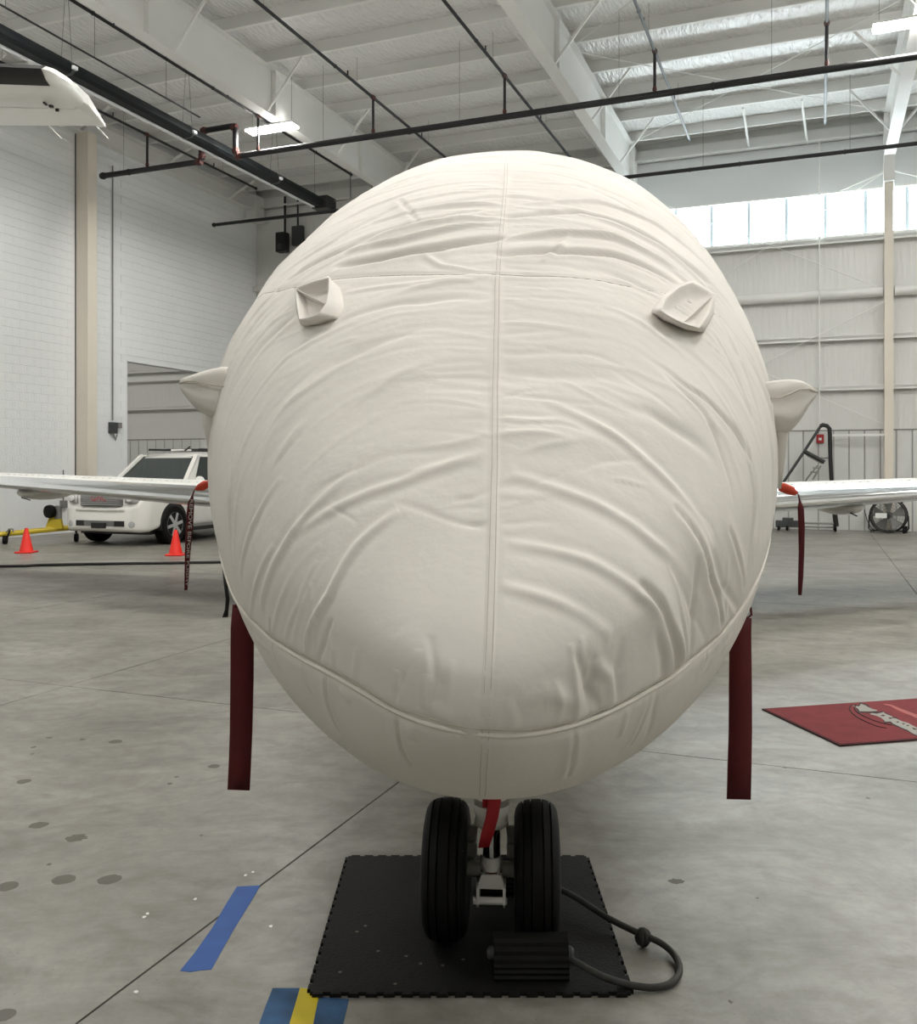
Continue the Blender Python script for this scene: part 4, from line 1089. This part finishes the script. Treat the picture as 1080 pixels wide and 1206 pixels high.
for hole in ([(530,340),(575,332),(610,348),(570,356)],[(650,375),(700,372),(715,388),(670,395)],[(765,435),(800,432),(815,446),(780,450)],[(855,460),(885,458),(900,474),(865,476)],[(920,487),(950,484),(965,500),(930,503)],[(1000,520),(1060,540),(1080,560),(1030,555)]):
    pr_poly([crop2(*p) for p in hole], M['print_black'], 'letter_counter', .0126)
pr_poly([crop2(*p) for p in [(570,165),(640,172),(700,180),(830,235),(960,285),(1080,330),(1080,385),(1000,345),(880,300),(760,245),(680,200),(600,180)]], M['print_pink'], 'printed_line', .0122)
for off in (0, 75):
    arc = [(95+off*.9,185+off*.1),(65+off,240),(110+off,310-off*.2),(200+off,380-off*.4),(340+off,450-off*.5),(480+off,505-off*.6),(620+off,535-off*.6)]
    tt = [rfl(*crop2(*p)) for p in arc]
    MB().tube([rmp(s, d, .0115) for s, d in tt], .0045, 5).obj('printed_swoosh', M['print_black'], rm)

# ================================================================== CONES, CABLE, TOW BAR
def cone(x, y, label):
    X, Y = fl(x, y)
    t = thing('traffic_cone', label, 'traffic cone', Matrix.Translation((X, Y, 0)), 'orange cones beside the wing')
    MB().box(-.155,.155,-.155,.155,0,.028).obj('base', M['cone'], t, bevel=.012)
    MB().lathe([(.125,.025),(.118,.04),(.03,.44),(.022,.455),(.015,.455)], (0,0,0), (0,0,1), 24).obj('cone_body', M['cone'], t, smooth=40)
cone(31, 651, 'orange traffic cone in front of the yellow tow bar')
cone(207, 654, 'orange traffic cone in front of the white car wheel')
t = thing('floor_cable', 'black power cable lying across the floor under the left wing', 'cable')
MB().tube([(fl(x, y)[0], fl(x, y)[1], .022) for x, y in ((-60,669.5),(0,668.5),(30,668),(45,667),(130,665.5),(200,664.5),(262,663.5),(330,662.5),(420,662))], .022, 8).obj('sheath', M['black'], t, smooth=True)

tb = thing('tow_bar', 'long yellow aircraft tow bar lying by the block wall', 'tow bar')
A = Vector((*fl(-14,640)[:2],.45)); 
A = Vector((-9.9,19.0,.30)); B_ = Vector((-8.55,20.5,.30))
def tbp(x, y, Y): return px3(x, y, Y)
p0, p1 = tbp(-6,630,18.6), tbp(92,620.5,19.3)
MB().tube([p0, p1], .055, 12).obj('bar', M['yellow'], tb, smooth=40)
MB().tube([p0-(p1-p0)*.04, p0+(p1-p0)*.03], .075, 12).obj('rubber_collar', M['black'], tb, smooth=40)
MB().tube([tbp(12,627,18.6)+Vector((-.08,0,0)), tbp(11,623,18.6), tbp(15,623,18.6), tbp(16,627,18.6)], .014, 6).obj('grab_ring', M['midgrey'], tb)
pw = tbp(6,636,18.65)
MB().lathe([(.03,-.04),(.085,-.035),(.09,0),(.085,.035),(.03,.04)], (pw.x,pw.y,.09), (1,.2,0), 18).obj('caster_wheel', M['rubber'], tb, smooth=40)
MB().beam((pw.x+.03,pw.y,.10),(pw.x+.10,pw.y,.29), .03, .03).obj('caster_leg', M['black'], tb)
q = tbp(64,622.5,19.1)
b = MB(); b.prism([(-.17,.0),(.19,.0),(.12,.30),(.0,.34),(-.08,.30)], lambda x, z: (q.x+x,q.y-.05,q.z+z), lambda x, z: (q.x+x,q.y+.05,q.z+z)); b.obj('winch_bracket', M['yellow'], tb, bevel=.01)
MB().lathe([(.05,-.06),(.13,-.055),(.14,0),(.13,.055),(.05,.06)], (q.x-.05,q.y-.10,q.z+.36), (.5,1,0), 20).obj('wheel', M['rubber'], tb, smooth=40)
MB().box(q.x+.03,q.x+.14,q.y-.06,q.y+.06,q.z+.2,q.z+.48).obj('winch_housing', M['midgrey'], tb, bevel=.01)
p2 = tbp(90,621,19.25)
MB().lathe([(.03,-.04),(.085,-.035),(.09,0),(.085,.035),(.03,.04)], (p2.x,p2.y,.09), (1,.2,0), 18).obj('caster_wheel', M['rubber'], tb, smooth=40)
MB().beam((p2.x,p2.y,.10),(p2.x,p2.y,.29), .03, .03).obj('caster_leg', M['black'], tb)

# ================================================================== DARK LADDER FRAME AND DRUM FAN BY THE BACK WALL
sd = thing('ladder_stand', 'tall dark A-shaped metal stand on casters by the back wall', 'stand', MH)
def bw(x, y, v=-.75):   # point on a plane parallel to the back wall
    r = Vector(((x-540)/F_PX, 1, (550-y)/F_PX)); Mi = MH.inverted()
    o = Mi @ Vector((0,0,EYE)); d = (Mi.to_3x3() @ r); t_ = (v-o.y)/d.y
    return o+d*t_
def strut(a, b_, r, nm, m='darkgrey', v=-.75, v2=None): MB().tube([bw(*a, v), bw(*b_, v if v2 is None else v2)], r, 8).obj(nm, M[m], sd, smooth=40)
MB().tube([bw(918,575),bw(947,532),bw(966,502.5),bw(968,501)], .035, 8).obj('long_rail', M['darkgrey'], sd, smooth=40)
MB().tube([bw(966,502),bw(969,500.5),bw(974,501.5),bw(977,505),bw(977.5,513),bw(978,540),bw(980,580),bw(983,600),bw(985,618)], .052, 10).obj('padded_post', M['black'], sd, smooth=40)
strut((947,531.5),(971,544.5), .055, 'padded_cross_bar', 'black')
strut((950,536),(968,546), .02, 'cross_bar', 'midgrey'); strut((966,539),(976,539), .025, 'cross_bar', 'midgrey')
strut((963,548),(951,563), .022, 'ladder_rail', 'midgrey'); strut((967,548),(957,565), .022, 'ladder_rail', 'midgrey'); strut((957,551),(965,551), .02, 'ladder_rung', 'midgrey'); strut((954,556),(962,556), .02, 'ladder_rung', 'midgrey'); strut((951,563),(935,590), .022, 'ladder_rail', 'midgrey')
strut((921,615.5),(985,616.5), .028, 'base_rail', 'midgrey'); strut((921,619.5),(985,621), .022, 'base_rail', 'midgrey', -.35)
strut((983,604),(985,620), .06, 'padded_foot', 'black')
for (x, y) in ((920,617),(928,614),(934,617)):
    c = bw(x, y); MB().box(c.x-.13,c.x+.13,c.y-.12,c.y+.12,c.z-.08,c.z+.09).obj('gear_box', M['darkgrey'], sd, bevel=.015)
for (x, y, v) in ((917,622,-.8),(927,622,-.8),(984,623,-.8),(918,621,-.3),(983,622,-.3)):
    c = bw(x, y, v); MB().lathe([(.02,-.03),(.075,-.028),(.08,0),(.075,.028),(.02,.03)], (c.x,c.y,.08), (1,0,0), 16).obj('caster', M['rubber'], sd, smooth=40)

fc = bw(1046.5,607,-.70)
fn = thing('drum_fan', 'round black drum fan on the floor beside the steel column', 'fan', MH @ Matrix.Translation((fc.x,fc.y,0)))
fz_, FR = fc.z, .395
axf = Vector((-.25,-1,0)).normalized()
sdv = Vector((0,0,1)).cross(axf).normalized()
def fp(r, a, h=0): return Vector((0,0,fz_))+sdv*(r*math.cos(a))+Vector((0,0,1))*(r*math.sin(a))+axf*h
for h in (-.14, .14):
    MB().tube([fp(FR,2*math.pi*k/40,h) for k in range(40)], .016, 8, closed=True).obj('rim', M['black'], fn, smooth=True)
b = MB(); b.loft([[fp(FR*.985,2*math.pi*k/40,h) for k in range(40)] for h in (-.14,.14)], caps=False); b.obj('drum', M['black'], fn, smooth=True)
gr = MB()
for rr in (.10,.16,.22,.28,.34): gr.tube([fp(rr,2*math.pi*k/36,.155) for k in range(36)], .0035, 4, closed=True)
for k in range(24): gr.tube([fp(.06,2*math.pi*k/24,.16),fp(FR,2*math.pi*k/24,.15)], .003, 4)
gr.obj('guard', M['midgrey'], fn, kind='stuff')
MB().lathe([(.085,-.1),(.085,.15),(.06,.17)], (0,0,fz_), axf, 20).obj('motor', M['black'], fn, smooth=40)
for k in range(5):
    a = 2*math.pi*k/5+.3; b = MB()
    b.add([fp(.07,a-.25,.02),fp(.07,a+.25,-.05),fp(FR*.93,a+.42,-.06),fp(FR*.93,a-.30,.05)], [(0,1,2,3)])
    o = b.obj('blade', M['midgrey'], fn); s_ = o.modifiers.new('s', 'SOLIDIFY'); s_.thickness = .006
MB().box(-.30,-.05,-.20,-.192,fz_-.06,fz_+.06).obj('maker_plate', M['chalk'], fn)
b = MB(); b.tube([sdv*-.43+Vector((0,0,fz_)), sdv*-.44+Vector((0,0,.10)), sdv*-.40+Vector((0,0,.05)), sdv*.40+Vector((0,0,.05)), sdv*.44+Vector((0,0,.12)), sdv*.43+Vector((0,0,fz_))], .018, 8); b.obj('cradle', M['black'], fn, smooth=True)
for s in (-1, 1): MB().tube([fp(FR,math.pi/2+s*.75,0),fp(FR+.09,math.pi/2+s*.75,0)], .016, 6).obj('handle', M['black'], fn)
c = sdv*.36; 
for s in (-1, 1):
    MB().lathe([(.02,-.03),(.08,-.025),(.085,0),(.08,.025),(.02,.03)], tuple(c+axf*(s*.12)+Vector((0,0,.085))) if s < 0 else tuple(c+axf*.12+Vector((0,0,.085))), sdv, 16).obj('fan_wheel', M['rubber'], fn, smooth=40)
    MB().tube([sdv*-.36+axf*(s*.12)+Vector((0,0,0)), sdv*-.36+axf*(s*.12)+Vector((0,0,.06))], .02, 8).obj('foot', M['black'], fn)
fcx = thing('fan_cord', 'thin dark power cord dropping behind the drum fan', 'cord', MH)
MB().tube([bw(1018,600,-.08),bw(1021,612,-.10),bw(1026,622,-.2),bw(1030,624.5,-.3)], .01, 6).obj('sheath', M['black'], fcx)

# ================================================================== WHITE SUV  (local x = vehicle left, y = rearwards, z up; front at y = 0)
BETA = math.radians(20)
hd = Vector((-math.sin(BETA), -math.cos(BETA), 0)); lf = Vector((math.cos(BETA), -math.sin(BETA), 0))
MS = Matrix(((lf.x,-hd.x,0,-7.08),(lf.y,-hd.y,0,18.15),(0,0,1,0),(0,0,0,1)))
suv = thing('white_suv', 'pearl white sport utility car parked nose-out in the doorway', 'car', MS)
def rsec(y, w, zb, zt, rb=.12, rt=.12, crown=0.):
    """rounded body section"""
    pts = []
    for (cx_, cz, r, a0) in ((w-rt,zt-rt,rt,0),(-(w-rt),zt-rt,rt,90),(-(w-rb),zb+rb,rb,180),(w-rb,zb+rb,rb,270)):
        for k in range(5):
            a = math.radians(a0+k*22.5); pts.append((cx_+r*math.cos(a), y, cz+r*math.sin(a)))
        if a0 == 0:
            for k in range(1, 4): 
                f = k/4; pts.append(((w-rt)*(1-2*f), y, zt+crown*math.sin(math.pi*f)))
    return pts
body = [rsec(.0,.72,.34,.74,.05,.05), rsec(.05,.86,.30,.80,.08,.06), rsec(.14,.95,.28,1.00,.10,.10,.01), rsec(.30,.985,.28,1.12,.1,.12,.015), rsec(.55,1.0,.34,1.15,.1,.12,.02), rsec(1.0,1.005,.34,1.18,.1,.12,.03), rsec(1.42,1.005,.34,1.21,.1,.11,.03), rsec(1.6,1.005,.34,1.22,.1,.10,.0), rsec(3.2,1.005,.36,1.22,.1,.08), rsec(4.6,.99,.38,1.22,.1,.08), rsec(5.05,.95,.42,1.2,.1,.08), rsec(5.12,.88,.5,1.1,.1,.08)]
MB().loft(body).obj('body', M['suv_white'], suv, smooth=40)
# greenhouse: pillars and roof shell
def gsec(y, w, z): return (y, w, z)
roof = [(2.08,.70,1.80),(2.30,.74,1.87),(2.9,.76,1.92),(3.8,.76,1.925),(4.6,.74,1.90),(4.95,.70,1.84)]
rr = MB(); rr.loft([[( w*c, y, z-.07+ (.07 if abs(c) < 1 else 0) - .02*abs(c)) for c in (-1,-.85,-.4,0,.4,.85,1)]+[(w*.98, y, z-.10),(-w*.98, y, z-.10)] for y, w, z in roof]); rr.obj('roof', M['suv_white'], suv, smooth=60)
gl = MB(); gl.add([(-.86,1.44,1.22),(.86,1.44,1.22),(.70,2.12,1.80),(-.70,2.12,1.80)], [(0,1,2,3)])
gl.obj('windshield', M['glass_dark'], suv)
for s in (-1, 1):
    MB().beam((s*.91,1.42,1.20),(s*.72,2.12,1.83), .09, .06, (0,0,1)).obj('front_pillar', M['suv_white'], suv)
    w_ = MB(); w_.prism([(1.72,1.23),(2.60,1.23),(2.60,1.79),(2.20,1.79)], lambda y, z: (s*(.97-(z-1.23)*.38)-.01,y,z), lambda y, z: (s*(.97-(z-1.23)*.38)+.01,y,z)); w_.obj('side_window', M['glass_dark'], suv)
    w_ = MB(); w_.prism([(2.72,1.23),(3.60,1.23),(3.60,1.79),(2.72,1.79)], lambda y, z: (s*(.97-(z-1.23)*.38)-.01,y,z), lambda y, z: (s*(.97-(z-1.23)*.38)+.01,y,z)); w_.obj('side_window', M['glass_dark'], suv)
    w_ = MB(); w_.prism([(1.45,1.2),(5.0,1.2),(4.9,1.84),(2.10,1.84)], lambda y, z: (s*(.955-(z-1.23)*.38)-.01,y,z), lambda y, z: (s*(.955-(z-1.23)*.38)+.004,y,z)); w_.obj('side_frame', M['suv_white'], suv)
    b = MB(); b.sphere((s*1.16,1.62,1.28), .12, .07, .10, 8, 12); m_ = b.obj('door_mirror', M['suv_white'], suv, smooth=True)
    MB().beam((s*.98,1.66,1.24),(s*1.08,1.64,1.26), .05, .04).obj('mirror_arm', M['suv_white'], m_)
    # headlamp with lens
    b = MB(); b.loft([[(s*(.60+.30*f), .02+.16*f**2, z) for f in (0,.25,.5,.75,1)] for z in (.86,1.03)], caps=False, closed=False); hl = b.obj('headlamp', M['lamp'], suv, smooth=True)
    so = hl.modifiers.new('s', 'SOLIDIFY'); so.thickness = .06; so.offset = 0
    MB().lathe([(.058,0),(.058,.02),(.02,.03)], (s*.70,-.012,.95), (0,-1,0), 16).obj('lamp_bulb', M['chalk'], hl)
    MB().lathe([(.065,0),(.065,.03),(.04,.035)], (s*.74,.03,.44), (s*.25,-1,0), 16).obj('fog_lamp', M['lamp'], suv, smooth=40)
    MB().beam((s*.66,2.3,1.955),(s*.66,4.5,1.965), .05, .045).obj('roof_rail', M['black'], suv)
    MB().beam((s*1.03,1.5,.36),(s*1.03,3.4,.36), .16, .06).obj('running_board', M['midgrey'], suv)
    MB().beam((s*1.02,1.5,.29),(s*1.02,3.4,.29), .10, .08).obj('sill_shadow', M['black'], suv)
    for y in (.98, 3.95):
        wh = MB().lathe([(.25,-.13),(.36,-.135),(.395,-.10),(.40,0),(.395,.10),(.36,.135),(.25,.13)], (s*.90,y,.40), (s,0,0), 32).obj('tire', M['rubber'], suv, smooth=40)
        MB().lathe([(.26,.02),(.265,.10),(.25,.128),(.235,.10),(.235,.03)], (s*.905,y,.40), (s,0,0), 32).obj('rim', M['lamp'], wh, smooth=40)
        MB().lathe([(.235,.108),(.235,.112)], (s*.90,y,.40), (s,0,0), 24).obj('brake_shadow', M['darkgrey'], wh)
        for k in range(6):
            a = k*math.pi/3+.2
            MB().beam((s*1.022,y+.05*math.cos(a),.40+.05*math.sin(a)),(s*1.018,y+.24*math.cos(a),.40+.24*math.sin(a)), .065, .03, (s,0,0)).obj('spoke', M['lamp'], wh)
        MB().lathe([(.06,.10),(.06,.135),(.03,.142)], (s*.90,y,.40), (s,0,0), 16).obj('wheel_cap', M['lamp'], wh)
        # dark wheel arch ring
        ar = MB(); n = 18
        inn = [(y+.43*math.cos(math.pi*k/n), .42+.44*math.sin(math.pi*k/n)) for k in range(n+1)]
        ar.prism(inn+[(y-.43,.30),(y+.43,.30)], lambda yy, z: (s*.80,yy,z), lambda yy, z: (s*1.007,yy,z)); ar.obj('wheel_arch', M['black'], suv)
b = MB(); b.loft([[(x, -.012+.05*(abs(x)/.5)**3, z) for x in (-.50,-.3,-.1,.1,.3,.50)] for z in (.80,1.04)], caps=False, closed=False); g_ = b.obj('grille', M['grille'], suv, smooth=True)
so = g_.modifiers.new('s', 'SOLIDIFY'); so.thickness = .06; so.offset = 0
gm = text_mesh('GMC', .17)
co = np.zeros(len(gm.vertices)*3, np.float32); gm.vertices.foreach_get('co', co); co = co.reshape(-1, 3)
cx_ = (co[:, 0].max()+co[:, 0].min())/2
# lettering reads from the front: local x runs to the vehicle's left, which is the viewer's right
gm.vertices.foreach_set('co', np.stack([(co[:, 0]-cx_), 0*co[:, 0]-.050, co[:, 1]+.95], 1).astype(np.float32).ravel()); gm.update()
link('badge', gm, M['gmc_red'], g_)
b = MB()
for z in (.83,.87,.91,.95,.99): b.box(-.47,.47,-.046,-.042,z-.006,z+.006)
b.obj('grille_bars', M['lamp'], g_)
MB().box(-.60,.60,-.03,.08,.70,.755).obj('bumper_lip', M['suv_white'], suv, bevel=.02)
MB().box(-.60,-.40,-.012,.08,.40,.51).obj('intake', M['black'], suv); MB().box(.34,.58,-.012,.08,.40,.51).obj('intake', M['black'], suv); MB().box(-.40,.34,-.008,.08,.40,.51).obj('intake_mesh', M['grille'], suv)
MB().box(-.20,.14,-.045,-.0,.36,.47).obj('plate_holder', M['black'], suv, bevel=.01)
MB().box(-.85,.85,.40,4.8,.22,.40).obj('underbody', M['black'], suv)
MB().beam((-.66,2.9,1.97),(.66,2.9,1.97), .06, .03).obj('roof_bar', M['black'], suv)
MB().box(-.25,.10,2.5,2.8,1.93,1.97).obj('roof_hatch', M['suv_white'], suv, bevel=.015)
MB().tube([(.25,2.35,1.93),(.27,2.5,2.02)], .02, 6).obj('antenna', M['black'], suv)

# ================================================================== T-TAIL OF A SECOND AIRCRAFT (upper left)
tp = thing('parked_turboprop', 'white tailplane tip with black rubber leading edge reaching in at upper left', 'aircraft', Matrix.Translation((-6.0,0,0)))
# local x 0 = fin, positive towards the picture; leading edge faces the camera
SPN = [(0.0,6.70,8.14),(1.0,6.80,8.14),(2.0,6.90,8.14),(2.83,6.985,8.145)]
Zs = 4.60
def tsec(x, y0, y1, f0, f1, sc_=1.0):
    pts = []
    up = [(f0+(f1-f0)*k/8) for k in range(9)]
    def th_(c): return .075*(1.4845*math.sqrt(max(c,0))-.63*c-1.758*c*c+1.4215*c**3-.5075*c**4)*4.2*.5
    for c in up: pts.append((x, y0+c*(y1-y0), Zs+th_(c)*sc_))
    for c in reversed(up): pts.append((x, y0+c*(y1-y0), Zs-th_(c)*sc_))
    return pts
MB().loft([tsec(x, y0, y1, .0, .52) for x, y0, y1 in SPN]).obj('stabilizer', M['jetwhite'], tp, smooth=40)
MB().loft([tsec(x, y0, y1, .53, 1.0) for x, y0, y1 in SPN]+[tsec(2.85, 6.99, 8.147, .53, 1.0, .8)]).obj('elevator', M['jetwhite'], tp, smooth=40)
MB().loft([tsec(x, y0-.006, y1, .0, .13, 1.06) for x, y0, y1 in [SPN[0], SPN[1], SPN[2], (2.825,6.984,8.145)]]).obj('deice_boot', M['black'], tp, smooth=40)
# rounded tip cap with sharp trailing corner
MB().loft([tsec(2.83,6.985,8.145,.0,.50), tsec(2.87,7.02,8.145,.0,.48,.95), tsec(2.905,7.11,8.145,.0,.42,.8), tsec(2.93,7.24,8.145,.0,.30,.62), tsec(2.942,7.38,8.145,.0,.14,.4)]).obj('tip_cap', M['jetwhite'], tp, smooth=60)
b = MB(); b.prism([(2.80,7.50),(2.93,7.50),(2.945,7.58),(2.87,8.148),(2.80,8.148)], lambda x, y: (x,y,Zs-.045+.05*(y-7.56)), lambda x, y: (x,y,Zs+.045-.05*(y-7.56))); b.obj('horn_balance', M['jetwhite'], tp, bevel=.008)
for x in (2.36, 2.78): MB().tube([(x,8.14,Zs),(x+.085,8.22,Zs-.09)], .005, 6).obj('static_wick', M['jetwhite'], tp)
for (x, y, w, h) in ((2.64,7.42,.015,.05),(2.655,7.49,.03,.03),(2.67,7.58,.025,.015)): MB().box(x,x+w,y,y+h,Zs-.09,Zs-.06).obj('hinge_mark', M['black'], tp)
MB().loft([[(x*.10, l0+c*(l1-l0), z) for x, c in ((0,0),(1,.3),(.8,.6),(0,1),(-.8,.6),(-1,.3))] for z, l0, l1 in ((1.9,5.6,8.6),(4.6,6.7,8.3))]).obj('fin', M['jetwhite'], tp, smooth=40)
rg = []
for l, w, zc in ((8.9,.10,2.0),(7.5,.35,1.85),(5.0,.62,1.7),(2.0,.80,1.6),(-2.0,.80,1.6),(-4.0,.6,1.5),(-5.2,.25,1.45)):
    rg.append([(w*math.cos(2*math.pi*k/24), l, zc+w*math.sin(2*math.pi*k/24)) for k in range(24)])
MB().loft(rg).obj('fuselage', M['jetwhite'], tp, smooth=True)
for (x, y) in ((0,-3.2),(-.75,.8),(.75,.8)):
    MB().tube([(x*.6,y,1.1),(x,y,.3)], .05, 8).obj('gear_leg', M['gearwhite'], tp)
    MB().lathe([(.08,-.07),(.20,-.07),(.25,0),(.20,.07),(.08,.07)], (x,y,.25), (1,0,0), 20).obj('gear_tire', M['rubber'], tp, smooth=40)
